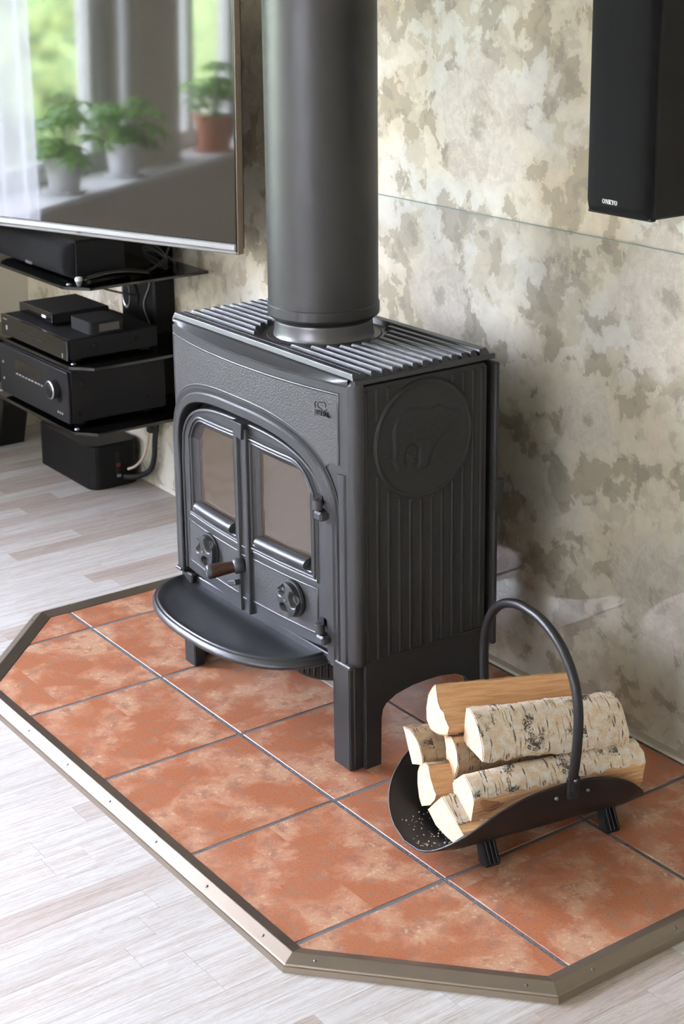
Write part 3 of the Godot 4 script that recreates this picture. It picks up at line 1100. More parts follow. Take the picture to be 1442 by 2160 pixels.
	obj("collar_pad", Geo.new().lathe([Vector2(0.1165, -0.001), Vector2(0.1165, 0.0015), Vector2(0.1155, 0.002), Vector2(0.098, 0.0025)], 72, cxf, true).done(), M.iron, plate)
	obj("pad_groove", Geo.new().lathe([Vector2(0.1185, 0.0), Vector2(0.1185, 0.0006), Vector2(0.1165, 0.0006)], 72, cxf, true).done(), M.soot, plate)
	obj("collar", Geo.new().smooth(1).lathe([Vector2(0.1045, 0.0), Vector2(0.1025, 0.003), Vector2(0.1005, 0.012), Vector2(0.0995, 0.03), Vector2(0.0995, 0.046), Vector2(0.090, 0.046)], 72, cxf).done(), M.collar, s, "smooth metal flue collar")
	# ---- sides
	stove_side(s, XR - 0.003, 1.0)
	stove_side(s, XL + 0.003, -1.0)
	# ---- rear heat shield with its bracket
	var rp := Geo.new()
	rp.box(Vector3(0.6055, 0.475, -0.437), Vector3(0.668, 0.59, 0.012), 0.003)
	obj("rear_plate", rp.done(), M.iron_side, s)
	obj("rear_bracket", Geo.new().prism(PackedVector2Array([Vector2(-0.43, 0.53), Vector2(-0.456, 0.53), Vector2(-0.450, 0.475), Vector2(-0.43, 0.468)]), 0.92, 0.942, func(a: float, b: float, h: float) -> Vector3: return Vector3(h, b, a), 0.001).done(), M.iron_side, s)
	# ---- legs at the front
	for c in [[0.866, 0.922, 1], [0.289, 0.333, -1]]:
		var lg := Geo.new()
		lg.box(Vector3((c[0] + c[1]) * 0.5, 0.1105, -0.1005), Vector3(c[1] - c[0], 0.221, 0.027), 0.003)
		lg.box(Vector3(c[1] - 0.004 if c[2] > 0 else c[0] + 0.004, 0.1105, -0.108), Vector3(0.012, 0.221, 0.024), 0.003)
		obj("front_leg", lg.done(), M.iron_side, s)
	# ---- ash lip
	ash_lip(s)
	# ---- air duct under the body and heat plate
	var duct := Geo.new().smooth(1)
	duct.lathe([Vector2(0.0, 0.072), Vector2(0.098, 0.072), Vector2(0.106, 0.080), Vector2(0.106, 0.2)], 64, Transform3D(Basis.IDENTITY, Vector3(0.62, 0, -0.27)))
	obj("air_duct", duct.done(), M.iron_side, s)
	for k in 48:
		var a := TAU * k / 48.0
		obj("duct_fin", Geo.new().box(Vector3(0.62 + 0.107 * cos(a), 0.14, -0.27 + 0.107 * sin(a)), Vector3(0.004, 0.115, 0.005), 0.001).done(), M.iron_side, s)

func rib_mesh(x0: float, x1: float, z: float, hw: float, h: float, tw: float) -> ArrayMesh:
	# a bar on the top plate with sloping faces and bevelled ends
	var y0 := 0.7885
	var g := Geo.new()
	var sec := [Vector2(hw, 0), Vector2(tw + 0.0012, h - 0.0018), Vector2(tw, h), Vector2(-tw, h), Vector2(-tw - 0.0012, h - 0.0018), Vector2(-hw, 0)]
	var e := minf(0.006, (x1 - x0) * 0.3)
	for i in sec.size() - 1:
		var P: Vector2 = sec[i]
		var Q: Vector2 = sec[i + 1]
		var pe := e * P.y / h
		var qe := e * Q.y / h
		g.quad(Vector3(x0 + pe, y0 + P.y, z + P.x), Vector3(x1 - pe, y0 + P.y, z + P.x), Vector3(x1 - qe, y0 + Q.y, z + Q.x), Vector3(x0 + qe, y0 + Q.y, z + Q.x))
	for end in [0, 1]:
		var p := []
		for q in sec:
			var qe: float = e * q.y / h
			p.append(Vector3(x0 + qe if end == 0 else x1 - qe, y0 + q.y, z + q.x))
		g.poly(p, Vector3((x0 + x1) * 0.5, y0, z))
	return g.done()

func stove_side(s: Node3D, x: float, dir: float) -> void:
	# panel with the arched cut between the legs
	var pts := PackedVector2Array()
	for v in [[-0.118, 0.0], [-0.155, 0.0], [-0.1565, 0.10], [-0.160, 0.117], [-0.168, 0.1268], [-0.193, 0.1392], [-0.233, 0.1465], [-0.268, 0.1475], [-0.303, 0.1465], [-0.343, 0.1392], [-0.366, 0.1268], [-0.374, 0.117], [-0.378, 0.10], [-0.379, 0.0], [-0.415, 0.0], [-0.415, 0.766], [-0.408, 0.774], [-0.118, 0.774]]:
		pts.append(Vector2(v[0], v[1]))
	var put := func(z: float, y: float, h: float) -> Vector3: return Vector3(x + dir * h, y, z)
	var p2 := pts.duplicate()
	var panel := obj("side_panel", Geo.new().prism(p2, -0.014, 0.0, put, 0.0012).done() if dir < 0 else flip_prism(pts, -0.014, 0.0, put), M.iron_side, s)
	var c := Vector2(-0.259, 0.651)
	var zs := [-0.1245, -0.1500, -0.1760, -0.2020, -0.2275, -0.2535, -0.2795, -0.3050, -0.3305, -0.3560, -0.3810, -0.4020]
	for z in zs:
		var parts := [[0.2265, 0.765]]
		var dz: float = z - c.x
		if absf(dz) < 0.121:
			var h := sqrt(0.121 * 0.121 - dz * dz)
			parts = [[0.2265, c.y - h]]
			if c.y + h < 0.758:
				parts.append([c.y + h, 0.765])
		for q in parts:
			var g := Geo.new()
			var hw := 0.0042
			var hh := 0.0017
			g.poly([put.call(z - hw, q[0], 0.0), put.call(z - hw * 0.35, q[0], hh), put.call(z - hw * 0.35, q[1] - 0.003, hh), put.call(z - hw, q[1], 0.0)], put.call(z, 0.5, -0.01))
			g.poly([put.call(z + hw, q[0], 0.0), put.call(z + hw * 0.35, q[0], hh), put.call(z + hw * 0.35, q[1] - 0.003, hh), put.call(z + hw, q[1], 0.0)], put.call(z, 0.5, -0.01))
			g.poly([put.call(z - hw * 0.35, q[0], hh), put.call(z + hw * 0.35, q[0], hh), put.call(z + hw * 0.35, q[1] - 0.003, hh), put.call(z - hw * 0.35, q[1] - 0.003, hh)], put.call(z, 0.5, -0.01))
			g.poly([put.call(z - hw, q[1], 0.0), put.call(z + hw, q[1], 0.0), put.call(z + hw * 0.35, q[1] - 0.003, hh), put.call(z - hw * 0.35, q[1] - 0.003, hh)], put.call(z, 0.5, -0.01))
			obj("flute", g.done(), M.iron_side, panel)
	var lip := Geo.new()
	lip.box(put.call(-0.2665, 0.2245, 0.001), Vector3(0.004, 0.004, 0.285), 0.001)
	obj("skirt_line", lip.done(), M.iron_side, panel)
	if dir < 0:
		return
	# bear medallion
	var med := Geo.new().smooth(1)
	var R := 0.1165
	var bear: Array = [
		[PackedFloat32Array([0.0747,0.0306,0.0715,0.0381,0.0633,0.0526,0.0487,0.0620,0.0341,0.0647,0.0177,0.0638,0.0012,0.0594,-0.0154,0.0564,-0.0253,0.0594,-0.0337,0.0613,-0.0404,0.0580,-0.0488,0.0531,-0.0624,0.0472,-0.0743,0.0430,-0.0794,0.0442,-0.0862,0.0409,-0.0889,0.0328,-0.0881,0.0205,-0.0866,0.0056,-0.0864,-0.0116,-0.0782,-0.0149,-0.0713,-0.0094,-0.0627,-0.0030,-0.0559,-0.0010,-0.0458,-0.0025,-0.0373,-0.0029,-0.0290,-0.0109,-0.0205,-0.0011,-0.0055,-0.0037,0.0127,-0.0056,0.0210,-0.0067,0.0276,-0.0014,0.0375,-0.0062,0.0538,-0.0112,0.0733,-0.0073,0.0756,0.0174]), 0.0042],
		[PackedFloat32Array([0.0012,0.0384,-0.0221,0.0260,-0.0373,0.0026,-0.0290,-0.0109,-0.0239,-0.0182,-0.0173,-0.0279,-0.0106,-0.0376,-0.0123,-0.0490,-0.0073,-0.0576,0.0161,-0.0570,0.0194,-0.0522,0.0127,-0.0439,0.0144,-0.0326,0.0127,-0.0152,0.0276,-0.0014,0.0177,0.0090]), 0.0058],
		[PackedFloat32Array([0.0715,0.0381,0.0455,0.0466,0.0276,0.0271,0.0309,0.0020,0.0457,-0.0182,0.0474,-0.0356,0.0425,-0.0475,0.0491,-0.0543,0.0654,-0.0537,0.0702,-0.0432,0.0783,-0.0307,0.0742,-0.0234,0.0733,-0.0033,0.0756,0.0174]), 0.0056],
		[PackedFloat32Array([0.0457,-0.0223,0.0276,-0.0423,0.0210,-0.0436,0.0177,-0.0142,0.0342,-0.0042]), 0.0026],
		[PackedFloat32Array([-0.0123,-0.0366,-0.0190,-0.0510,-0.0460,-0.0495,-0.0291,-0.0385,-0.0256,-0.0199,-0.0156,-0.0207]), 0.0026],
		[PackedFloat32Array([-0.0541,0.0269,-0.0489,0.0346,-0.0557,0.0403,-0.0642,0.0353,-0.0608,0.0270]), 0.0066]]
	var polys := []
	for b in bear:
		var pp := PackedVector2Array()
		var f: PackedFloat32Array = b[0]
		for i in range(0, f.size(), 2):
			pp.append(Vector2(f[i], f[i + 1]))
		polys.append([pp, b[1]])
	var fur := noise(81, 220.0, 2)
	var height := func(q: Vector2) -> float:
		var hbest := 0.0
		for b in polys:
			var pp: PackedVector2Array = b[0]
			if Geometry2D.is_point_in_polygon(q, pp):
				var d := 1.0
				for i in pp.size():
					d = minf(d, q.distance_to(Geometry2D.get_closest_point_to_segment(q, pp[i], pp[(i + 1) % pp.size()])))
				var t := clampf(d / 0.009, 0.0, 1.0)
				hbest = maxf(hbest, b[1] * 0.62 * (0.25 + 0.75 * sqrt(t * (2.0 - t))) + fur.get_noise_2d(q.x * 0.5 + q.y * 0.5, (q.y - q.x) * 2.0) * 0.0005)
		return hbest
	var nr := 52
	var na := 150
	var grid := []
	for i in nr + 1:
		var row := []
		var r := 0.1085 * i / nr
		for k in na:
			var a := TAU * k / na
			var q := Vector2(r * cos(a), r * sin(a))
			row.append(put.call(c.x + q.x, c.y + q.y, 0.0032 + (height.call(q) if r < 0.1 else 0.0)))
		grid.append(row)
	for i in nr:
		for k in na:
			var k2 := (k + 1) % na
			if i == 0:
				med.tri(grid[0][k], grid[1][k2], grid[1][k])
			else:
				med.quad(grid[i][k], grid[i][k2], grid[i + 1][k2], grid[i + 1][k])
	var bas := Basis(Vector3(0, 0, -1), Vector3(1, 0, 0), Vector3(0, -1, 0))
	obj("bear_medallion", med.done(), M.iron_side, panel, "round medallion with a walking bear in low relief")
	obj("medallion_rim", Geo.new().smooth(3).lathe([Vector2(0.1185, -0.001), Vector2(0.1175, 0.003), Vector2(0.115, 0.0052), Vector2(0.112, 0.0052), Vector2(0.1085, 0.0032)], 96, Transform3D(bas, Vector3(x, c.y, c.x))).done(), M.iron_side, panel)

func flip_prism(pts: PackedVector2Array, z0: float, z1: float, put: Callable) -> ArrayMesh:
	# (z, y) seen from +x is mirrored: turn the outline over and build with x falling along z
	var m := PackedVector2Array()
	for p in pts:
		m.append(Vector2(-p.x, p.y))
	return Geo.new().prism(m, z0, z1, func(a: float, b: float, h: float) -> Vector3: return put.call(-a, b, h), 0.0012).done()

func glass_top(x: float) -> float:
	var t := clampf((x - 0.630) / 0.164, 0.0, 1.0)
	return 0.581 - 0.006 * t - (0.036 * pow((t - 0.72) / 0.28, 2.4) if t > 0.72 else 0.0)

func stove_doors(s: Node3D) -> void:
	var DC := 0.5835
	var DH := 0.2715
	var dtop := func(x: float) -> float: return arch_y(x, DC, DH, 0.49, 0.637)
	for side in [0, 1]:
		var mir := func(x: float) -> float: return x if side == 1 else 2.0 * DC - x
		var put := func(x: float, y: float, h: float) -> Vector3: return on_door(x, y, h)
		var door := Node3D.new()
		door.name = "door"
		s.add_child(door, true)
		var xa := 0.600 if side == 1 else DC - DH
		var xb := DC + DH if side == 1 else 0.574
		# glass outline, counterclockwise
		var gl := PackedVector2Array()
		var n := 16
		if side == 1:
			gl.append_array(PackedVector2Array([Vector2(0.630, 0.398), Vector2(0.712, 0.398), Vector2(0.794, 0.398), Vector2(0.794, 0.47)]))
			for i in n + 1:
				var x := lerpf(0.794, 0.630, float(i) / n)
				gl.append(Vector2(x, glass_top(x)))
			gl.append(Vector2(0.630, 0.47))
		else:
			gl.append_array(PackedVector2Array([Vector2(0.373, 0.398), Vector2(0.455, 0.398), Vector2(0.537, 0.398), Vector2(0.537, 0.47)]))
			for i in n + 1:
				var x := lerpf(0.537, 0.373, float(i) / n)
				gl.append(Vector2(x, glass_top(1.167 - x)))
			gl.append(Vector2(0.373, 0.47))
		var g0 := gl[0].x
		var g1 := gl[2].x
		var gt := func(x: float) -> float: return glass_top(x if side == 1 else 1.167 - x)
		# door plate in strips round the opening
		var g := Geo.new().smooth(1)
		var o := 0.022
		var bot := func(_x: float) -> float: return 0.234
		var hx0 := g0 - o
		var hx1 := g1 + o
		face_strips(g, span(xa, hx0, 10) if hx0 > xa else [xa, hx0], bot, dtop, put, 10)
		face_strips(g, span(hx1, xb, 12), bot, dtop, put, 10)
		face_strips(g, span(hx0, hx1, 24), bot, func(_x: float) -> float: return 0.398 - o, put, 4)
		face_strips(g, span(hx0, hx1, 24), func(x: float) -> float: return gt.call(x) + o, dtop, put, 3)
		# edge of the door going back
		g.smooth(2)
		var edge := []
		for i in 41:
			var x := lerpf(xb, xa, i / 40.0)
			edge.append(Vector2(x, dtop.call(x)))
		var whole := [Vector2(xb, 0.234)] + edge + [Vector2(xa, 0.234)]
		for i in whole.size() - 1:
			var A: Vector2 = whole[i]
			var B: Vector2 = whole[i + 1]
			g.quad(put.call(A.x, A.y, -0.035), put.call(B.x, B.y, -0.035), put.call(B.x, B.y, 0.0), put.call(A.x, A.y, 0.0))
		g.smooth(-1)
		g.quad(put.call(xa, 0.234, -0.035), put.call(xb, 0.234, -0.035), put.call(xb, 0.234, 0), put.call(xa, 0.234, 0))
		obj("door_plate", g.done(), M.iron, door)
		# rounded rim along the arch edge
		var rim := PackedVector2Array()
		for v in whole:
			rim.append(v - Vector2(0, 0.004) if v.y > 0.3 else v)
		obj("door_rim", bead(rim, 0.0045, put, false), M.iron, door)
		# deep moulding round the glass
		obj("window_moulding", Geo.new().moulding(gl, [Vector2(-0.002, -0.0155), Vector2(0.0, -0.0115), Vector2(0.004, -0.0095), Vector2(0.009, -0.0065), Vector2(0.0125, -0.0025), Vector2(0.0145, 0.002), Vector2(0.0165, 0.0035), Vector2(0.0185, 0.002), Vector2(0.0195, 0.0005), Vector2(0.0215, 0.0045), Vector2(0.024, 0.0055), Vector2(0.0265, 0.0045), Vector2(0.028, 0.001), Vector2(0.0305, 0.003), Vector2(0.0325, 0.0035), Vector2(0.035, -0.0002)], put, true, false).done(), M.iron, door)
		# round sill bar and bead below
		var sill := Geo.new().smooth(1)
		sill.grid(func(u: float, v: float) -> Vector3:
			var a := v * PI
			return put.call(lerpf(g0 + 0.001, g1 - 0.001, u), 0.3915 - 0.0125 * cos(a) , -0.007 + 0.0165 * sin(a)), 16, 10)
		sill.smooth(-1)
		for e in [g0 + 0.001, g1 - 0.001]:
			var cp := []
			for q in 11:
				cp.append(put.call(e, 0.3915 - 0.0125 * cos(q * PI / 10.0), -0.007 + 0.0165 * sin(q * PI / 10.0)))
			sill.poly(cp, put.call((g0 + g1) * 0.5, 0.39, 0.0))
		obj("sill_bar", sill.done(), M.iron, door)
		var bx0 := maxf(xa + 0.006, g0 - 0.040) if side == 0 else 0.618
		var bx1 := g1 + 0.033 if side == 1 else 0.566
		var ln := PackedVector2Array()
		for k in 13:
			ln.append(Vector2(lerpf(bx0, bx1, k / 12.0), 0.3715))
		obj("band", bead(ln, 0.0032, put, false), M.iron, door)
		if side == 1:
			var vb := PackedVector2Array()
			for k in 7:
				vb.append(Vector2(bx1 - 0.0, lerpf(0.3715, 0.53, k / 6.0)))
			obj("band", bead(vb, 0.0026, put, false), M.iron, door)
		# the pane
		var pg := Geo.new()
		pg.prism(gl.duplicate(), -0.0165, -0.0125, put)
		obj("pane", pg.done(), M.stove_glass, door, "brown sooted stove glass")
		# lower hammered field with border
		var fx0 := 0.331 if side == 0 else 0.606
		var fx1 := 0.560 if side == 0 else 0.823
		var fld := Geo.new().smooth(1)
		fld.grid(func(u: float, v: float) -> Vector3: return put.call(lerpf(fx0, fx1, u), lerpf(0.257, 0.35, v), 0.0011), 20, 6)
		obj("hammered_field", fld.done(), M.iron_hammered, door)
		var rect := PackedVector2Array()
		for k in 12:
			rect.append(Vector2(lerpf(fx0, fx1, k / 12.0), 0.257))
		for k in 4:
			rect.append(Vector2(fx1, lerpf(0.257, 0.35, k / 4.0)))
		for k in 12:
			rect.append(Vector2(lerpf(fx1, fx0, k / 12.0), 0.35))
		for k in 4:
			rect.append(Vector2(fx0, lerpf(0.35, 0.257, k / 4.0)))
		obj("field_border", bead(rect, 0.0030, put, true), M.iron, door)
		# air valve
		var kx := 0.440 if side == 0 else 0.752
		var ky := 0.316 if side == 0 else 0.311
		air_valve(s, Vector3(kx, ky, f_door(kx) + 0.002), 0.45 if side == 0 else -0.1)
	# centre strip over the joint, carried by the left door
	var strip := Geo.new().smooth(1)
	strip.moulding(PackedVector2Array([Vector2(0.592, 0.229), Vector2(0.592, 0.625)]), [Vector2(-0.0215, -0.002), Vector2(-0.0215, 0.0095), Vector2(-0.0195, 0.0115), Vector2(-0.012, 0.0115), Vector2(-0.0095, 0.0055), Vector2(0.0065, 0.0055), Vector2(0.009, 0.0105), Vector2(0.0165, 0.0105), Vector2(0.019, 0.0085), Vector2(0.0215, -0.012)], on_door, false, true)
	obj("centre_strip", strip.done(), M.iron, s)
	for y in [0.352, 0.371, 0.258]:
		obj("strip_tick", Geo.new().box(on_door(0.5905, y, 0.0068), Vector3(0.017, 0.004, 0.004), 0.001).done(), M.iron, s)
	var latch := Geo.new()
	latch.prism(PackedVector2Array([Vector2(0.569, 0.6375), Vector2(0.610, 0.6375), Vector2(0.607, 0.6045), Vector2(0.579, 0.6085)]), -0.02, 0.0175, on_door, 0.001)
	obj("latch", latch.done(), M.iron, s)
	# hinges
	for y in [0.528, 0.276]:
		var hg := Node3D.new()
		hg.name = "hinge"
		s.add_child(hg, true)
		var p := Vector3(0.858, y, f_front(0.858) + 0.012)
		obj("knuckle", Geo.new().lathe([Vector2(0, 0.020), Vector2(0.0085, 0.020), Vector2(0.0095, 0.019), Vector2(0.0095, 0.001), Vector2(0, 0.001)], 20, Transform3D(Basis.IDENTITY, p), true).done(), M.iron, hg)
		var lf := Geo.new()
		lf.prism(PackedVector2Array([Vector2(0.858, -0.0095), Vector2(0.8665, 0.002), Vector2(0.862, 0.0085), Vector2(0.828, 0.030), Vector2(0.823, 0.030), Vector2(0.851, -0.006)]), y + 0.001, y + 0.0205, func(a: float, b: float, h: float) -> Vector3: return Vector3(a, h, p.z - b), 0.001)
		obj("leaf", lf.done(), M.iron, hg)
		obj("lug", Geo.new().box(p + Vector3(0.007, -0.010, -0.005), Vector3(0.026, 0.018, 0.026), 0.004).done(), M.iron, hg)
		obj("pin", Geo.new().lathe([Vector2(0, 0.0225), Vector2(0.003, 0.022), Vector2(0.003, 0.019)], 10, Transform3D(Basis.IDENTITY, p)).done(), M.soot, hg)
	# handle
	var a := Vector3(0.579, 0.328, f_door(0.579) + 0.006)
	var b := Vector3(0.5545, 0.3205, -0.001)
	var hd := Node3D.new()
	hd.name = "handle"
	s.add_child(hd, true)
	var ay := (b - a).normalized()
	var ax := ay.cross(Vector3.UP).normalized()
	var xf := Transform3D(Basis(ax, ay, ax.cross(ay)), a)
	var L := a.distance_to(b)
	obj("ferrule", Geo.new().smooth(1).lathe([Vector2(0, -0.004), Vector2(0.0165, -0.003), Vector2(0.0165, L * 0.22), Vector2(0.0125, L * 0.26)], 28, xf).done(), M.iron, hd, "iron ferrule")
	obj("grip", Geo.new().smooth(1).lathe([Vector2(0.012, L * 0.25), Vector2(0.0125, L * 0.34), Vector2(0.0150, L * 0.80), Vector2(0.0155, L * 0.93)], 28, xf).done(), M.wood_dark, hd, "worn dark wooden grip")
	obj("cap", Geo.new().smooth(1).lathe([Vector2(0.0156, L * 0.92), Vector2(0.0150, L * 1.02), Vector2(0.011, L * 1.07), Vector2(0.007, L * 1.07), Vector2(0.007, L * 1.03), Vector2(0, L * 1.03)], 28, xf).done(), M.iron, hd)
	obj("screw", Geo.new().lathe([Vector2(0, L * 1.07), Vector2(0.0055, L * 1.065), Vector2(0.0055, L * 1.02)], 14, xf).done(), M.steel, hd)
	# the hook below the handle
	obj("hook", Geo.new().box(Vector3(0.566, 0.288, f_door(0.566) + 0.018), Vector3(0.03, 0.011, 0.016), 0.002, Basis(Vector3.FORWARD, -0.35)).done(), M.iron, s)

func air_valve(s: Node3D, p: Vector3, spin: float) -> void:
	var v := Node3D.new()
	v.name = "air_valve"
	s.add_child(v, true)
	v.position = p
	var R := 0.0345
	var g := Geo.new().smooth(1)
	var nr := 22
	var na := 72
	var hf := func(r: float, a: float) -> float:
		var q := Vector2(r * cos(a), r * sin(a))
		var h := 0.020 - 0.002 * pow(r / R, 4.0)
		for k in 3:
			var t := spin + TAU * k / 3.0 + 0.35
			var d := Vector2(cos(t), sin(t))
			var l := q - d * 0.0235
			var e := Vector2(l.dot(d) / 0.0135, l.cross(d) / 0.0165).length()
			h -= 0.013 * (1.0 - smooth01(0.72, 1.02, e))
		return h
	var rows := []
	for i in nr + 1:
		var row := []
		for k in na:
			var r := R * i / nr
			var a := TAU * k / na
			row.append(Vector3(r * cos(a), r * sin(a), hf.call(r, a)))
		rows.append(row)
	for i in nr:
		for k in na:
			var k2 := (k + 1) % na
			g.quad(rows[i][k], rows[i + 1][k], rows[i + 1][k2], rows[i][k2])
	g.smooth(2)
	for k in na:
		var k2 := (k + 1) % na
		var A: Vector3 = rows[nr][k]
		var B: Vector3 = rows[nr][k2]
		g.quad(Vector3(A.x, A.y, 0), Vector3(B.x, B.y, 0), B, A)
	obj("dial", g.done(), M.iron, v)
	var bz := Basis(Vector3.RIGHT, Vector3.BACK, Vector3.DOWN)
	obj("washer", Geo.new().lathe([Vector2(0.0375, 0.0), Vector2(0.0375, 0.006), Vector2(0.033, 0.007)], 48, Transform3D(bz, Vector3.ZERO), true).done(), M.iron, v)
	obj("screw_hole", Geo.new().lathe([Vector2(0.0048, 0.0204), Vector2(0.0, 0.0202)], 16, Transform3D(bz, Vector3.ZERO)).done(), M.soot, v)
	obj("screw", Geo.new().lathe([Vector2(0, 0.0222), Vector2(0.0028, 0.0218), Vector2(0.0032, 0.0195)], 12, Transform3D(bz, Vector3.ZERO)).done(), M.steel, v)

func ash_lip(s: Node3D) -> void:
	var lc := Vector2(0.556, -0.104)
	var hw := 0.2755
	var dep := 0.169
	var n := 56
	var outl := PackedVector2Array()
	for i in n + 1:
		var a := PI * i / n
		var cs := cos(a)
		outl.append(Vector2(lc.x + hw * signf(cs) * pow(absf(cs), 2.0 / 2.35), lc.y + dep * pow(sin(a), 2.0 / 2.35) + 0.0))
	# rings from the middle of the back line out to the rim, over it and under
	var rings := [[0.0, 0.1985], [0.4, 0.1985], [0.72, 0.1985], [0.84, 0.2005], [0.905, 0.2055], [0.925, 0.2105], [0.938, 0.2118], [0.952, 0.2105], [0.958, 0.2070], [0.968, 0.2078], [0.982, 0.2065], [0.988, 0.2010], [1.0, 0.1990], [0.998, 0.1935], [0.975, 0.1890], [0.5, 0.186], [0.0, 0.186]]
	var g := Geo.new().smooth(1)
	var P := func(k: int, i: int) -> Vector3:
		var q: Vector2 = lc + (outl[i] - lc) * rings[k][0]
		return Vector3(q.x, rings[k][1], q.y)
	for k in rings.size() - 1:
		g.smooth(1 if k < 15 else 2)
		for i in n:
			var A: Vector3 = P.call(k, i)
			var B: Vector3 = P.call(k, i + 1)
			var C: Vector3 = P.call(k + 1, i + 1)
			var D: Vector3 = P.call(k + 1, i)
			if k == 0:
				g.tri(A, D, C)
			else:
				g.quad(A, D, C, B)
	g.smooth(-1)
	g.box(Vector3(0.572, 0.204, -0.11), Vector3(0.575, 0.022, 0.02), 0.002)
	obj("ash_lip", g.done(), M.iron_lip, s, "half-moon cast ash lip under the doors")

func stovepipe() -> void:
	var p := thing("stovepipe", "thick matt black stovepipe rising from the wood stove", "stovepipe", "", Vector3(0.598, 0.835, -0.266))
	p.rotation.z = -0.004
	var R := 0.1115
	obj("pipe", Geo.new().smooth(1).lathe([Vector2(R, 0.018), Vector2(R, 0.4), Vector2(R, 0.9), Vector2(R, 1.61)], 96, Transform3D.IDENTITY).done(), M.pipe, p)
	obj("ring", Geo.new().lathe([Vector2(0.094, -0.004), Vector2(0.109, -0.004), Vector2(R + 0.0012, -0.001), Vector2(R + 0.0022, 0.003), Vector2(R + 0.0022, 0.021), Vector2(R + 0.0008, 0.0228), Vector2(R - 0.001, 0.0228)], 96, Transform3D.IDENTITY).done(), M.pipe, p)
	obj("inner_sleeve", Geo.new().smooth(1).lathe([Vector2(0.0998, -0.012), Vector2(0.1005, -0.0005), Vector2(0.101, -0.0005)], 72, Transform3D.IDENTITY).done(), M.soot, p)
	# steel sheet on the tiles under the stove
	tag(obj("floor_plate", Geo.new().box(Vector3(0.52, 0.0035, -0.375), Vector3(0.30, 0.002, 0.21), 0.0005).done(), M.steel), "flat shiny metal plate on the tiles underneath the stove", "plate")

# ------------------------------------------------------------------ log carrier and logs
const CG := Vector3(1.269, 0, -0.232)
const CA := Vector3(0.18065, 0, -0.98355)
const CC := Vector3(0.98355, 0, 0.18065)

func at_carrier(c: float, y: float, t: float) -> Vector3:
	return CG + CC * c + CA * t + Vector3(0, y, 0)

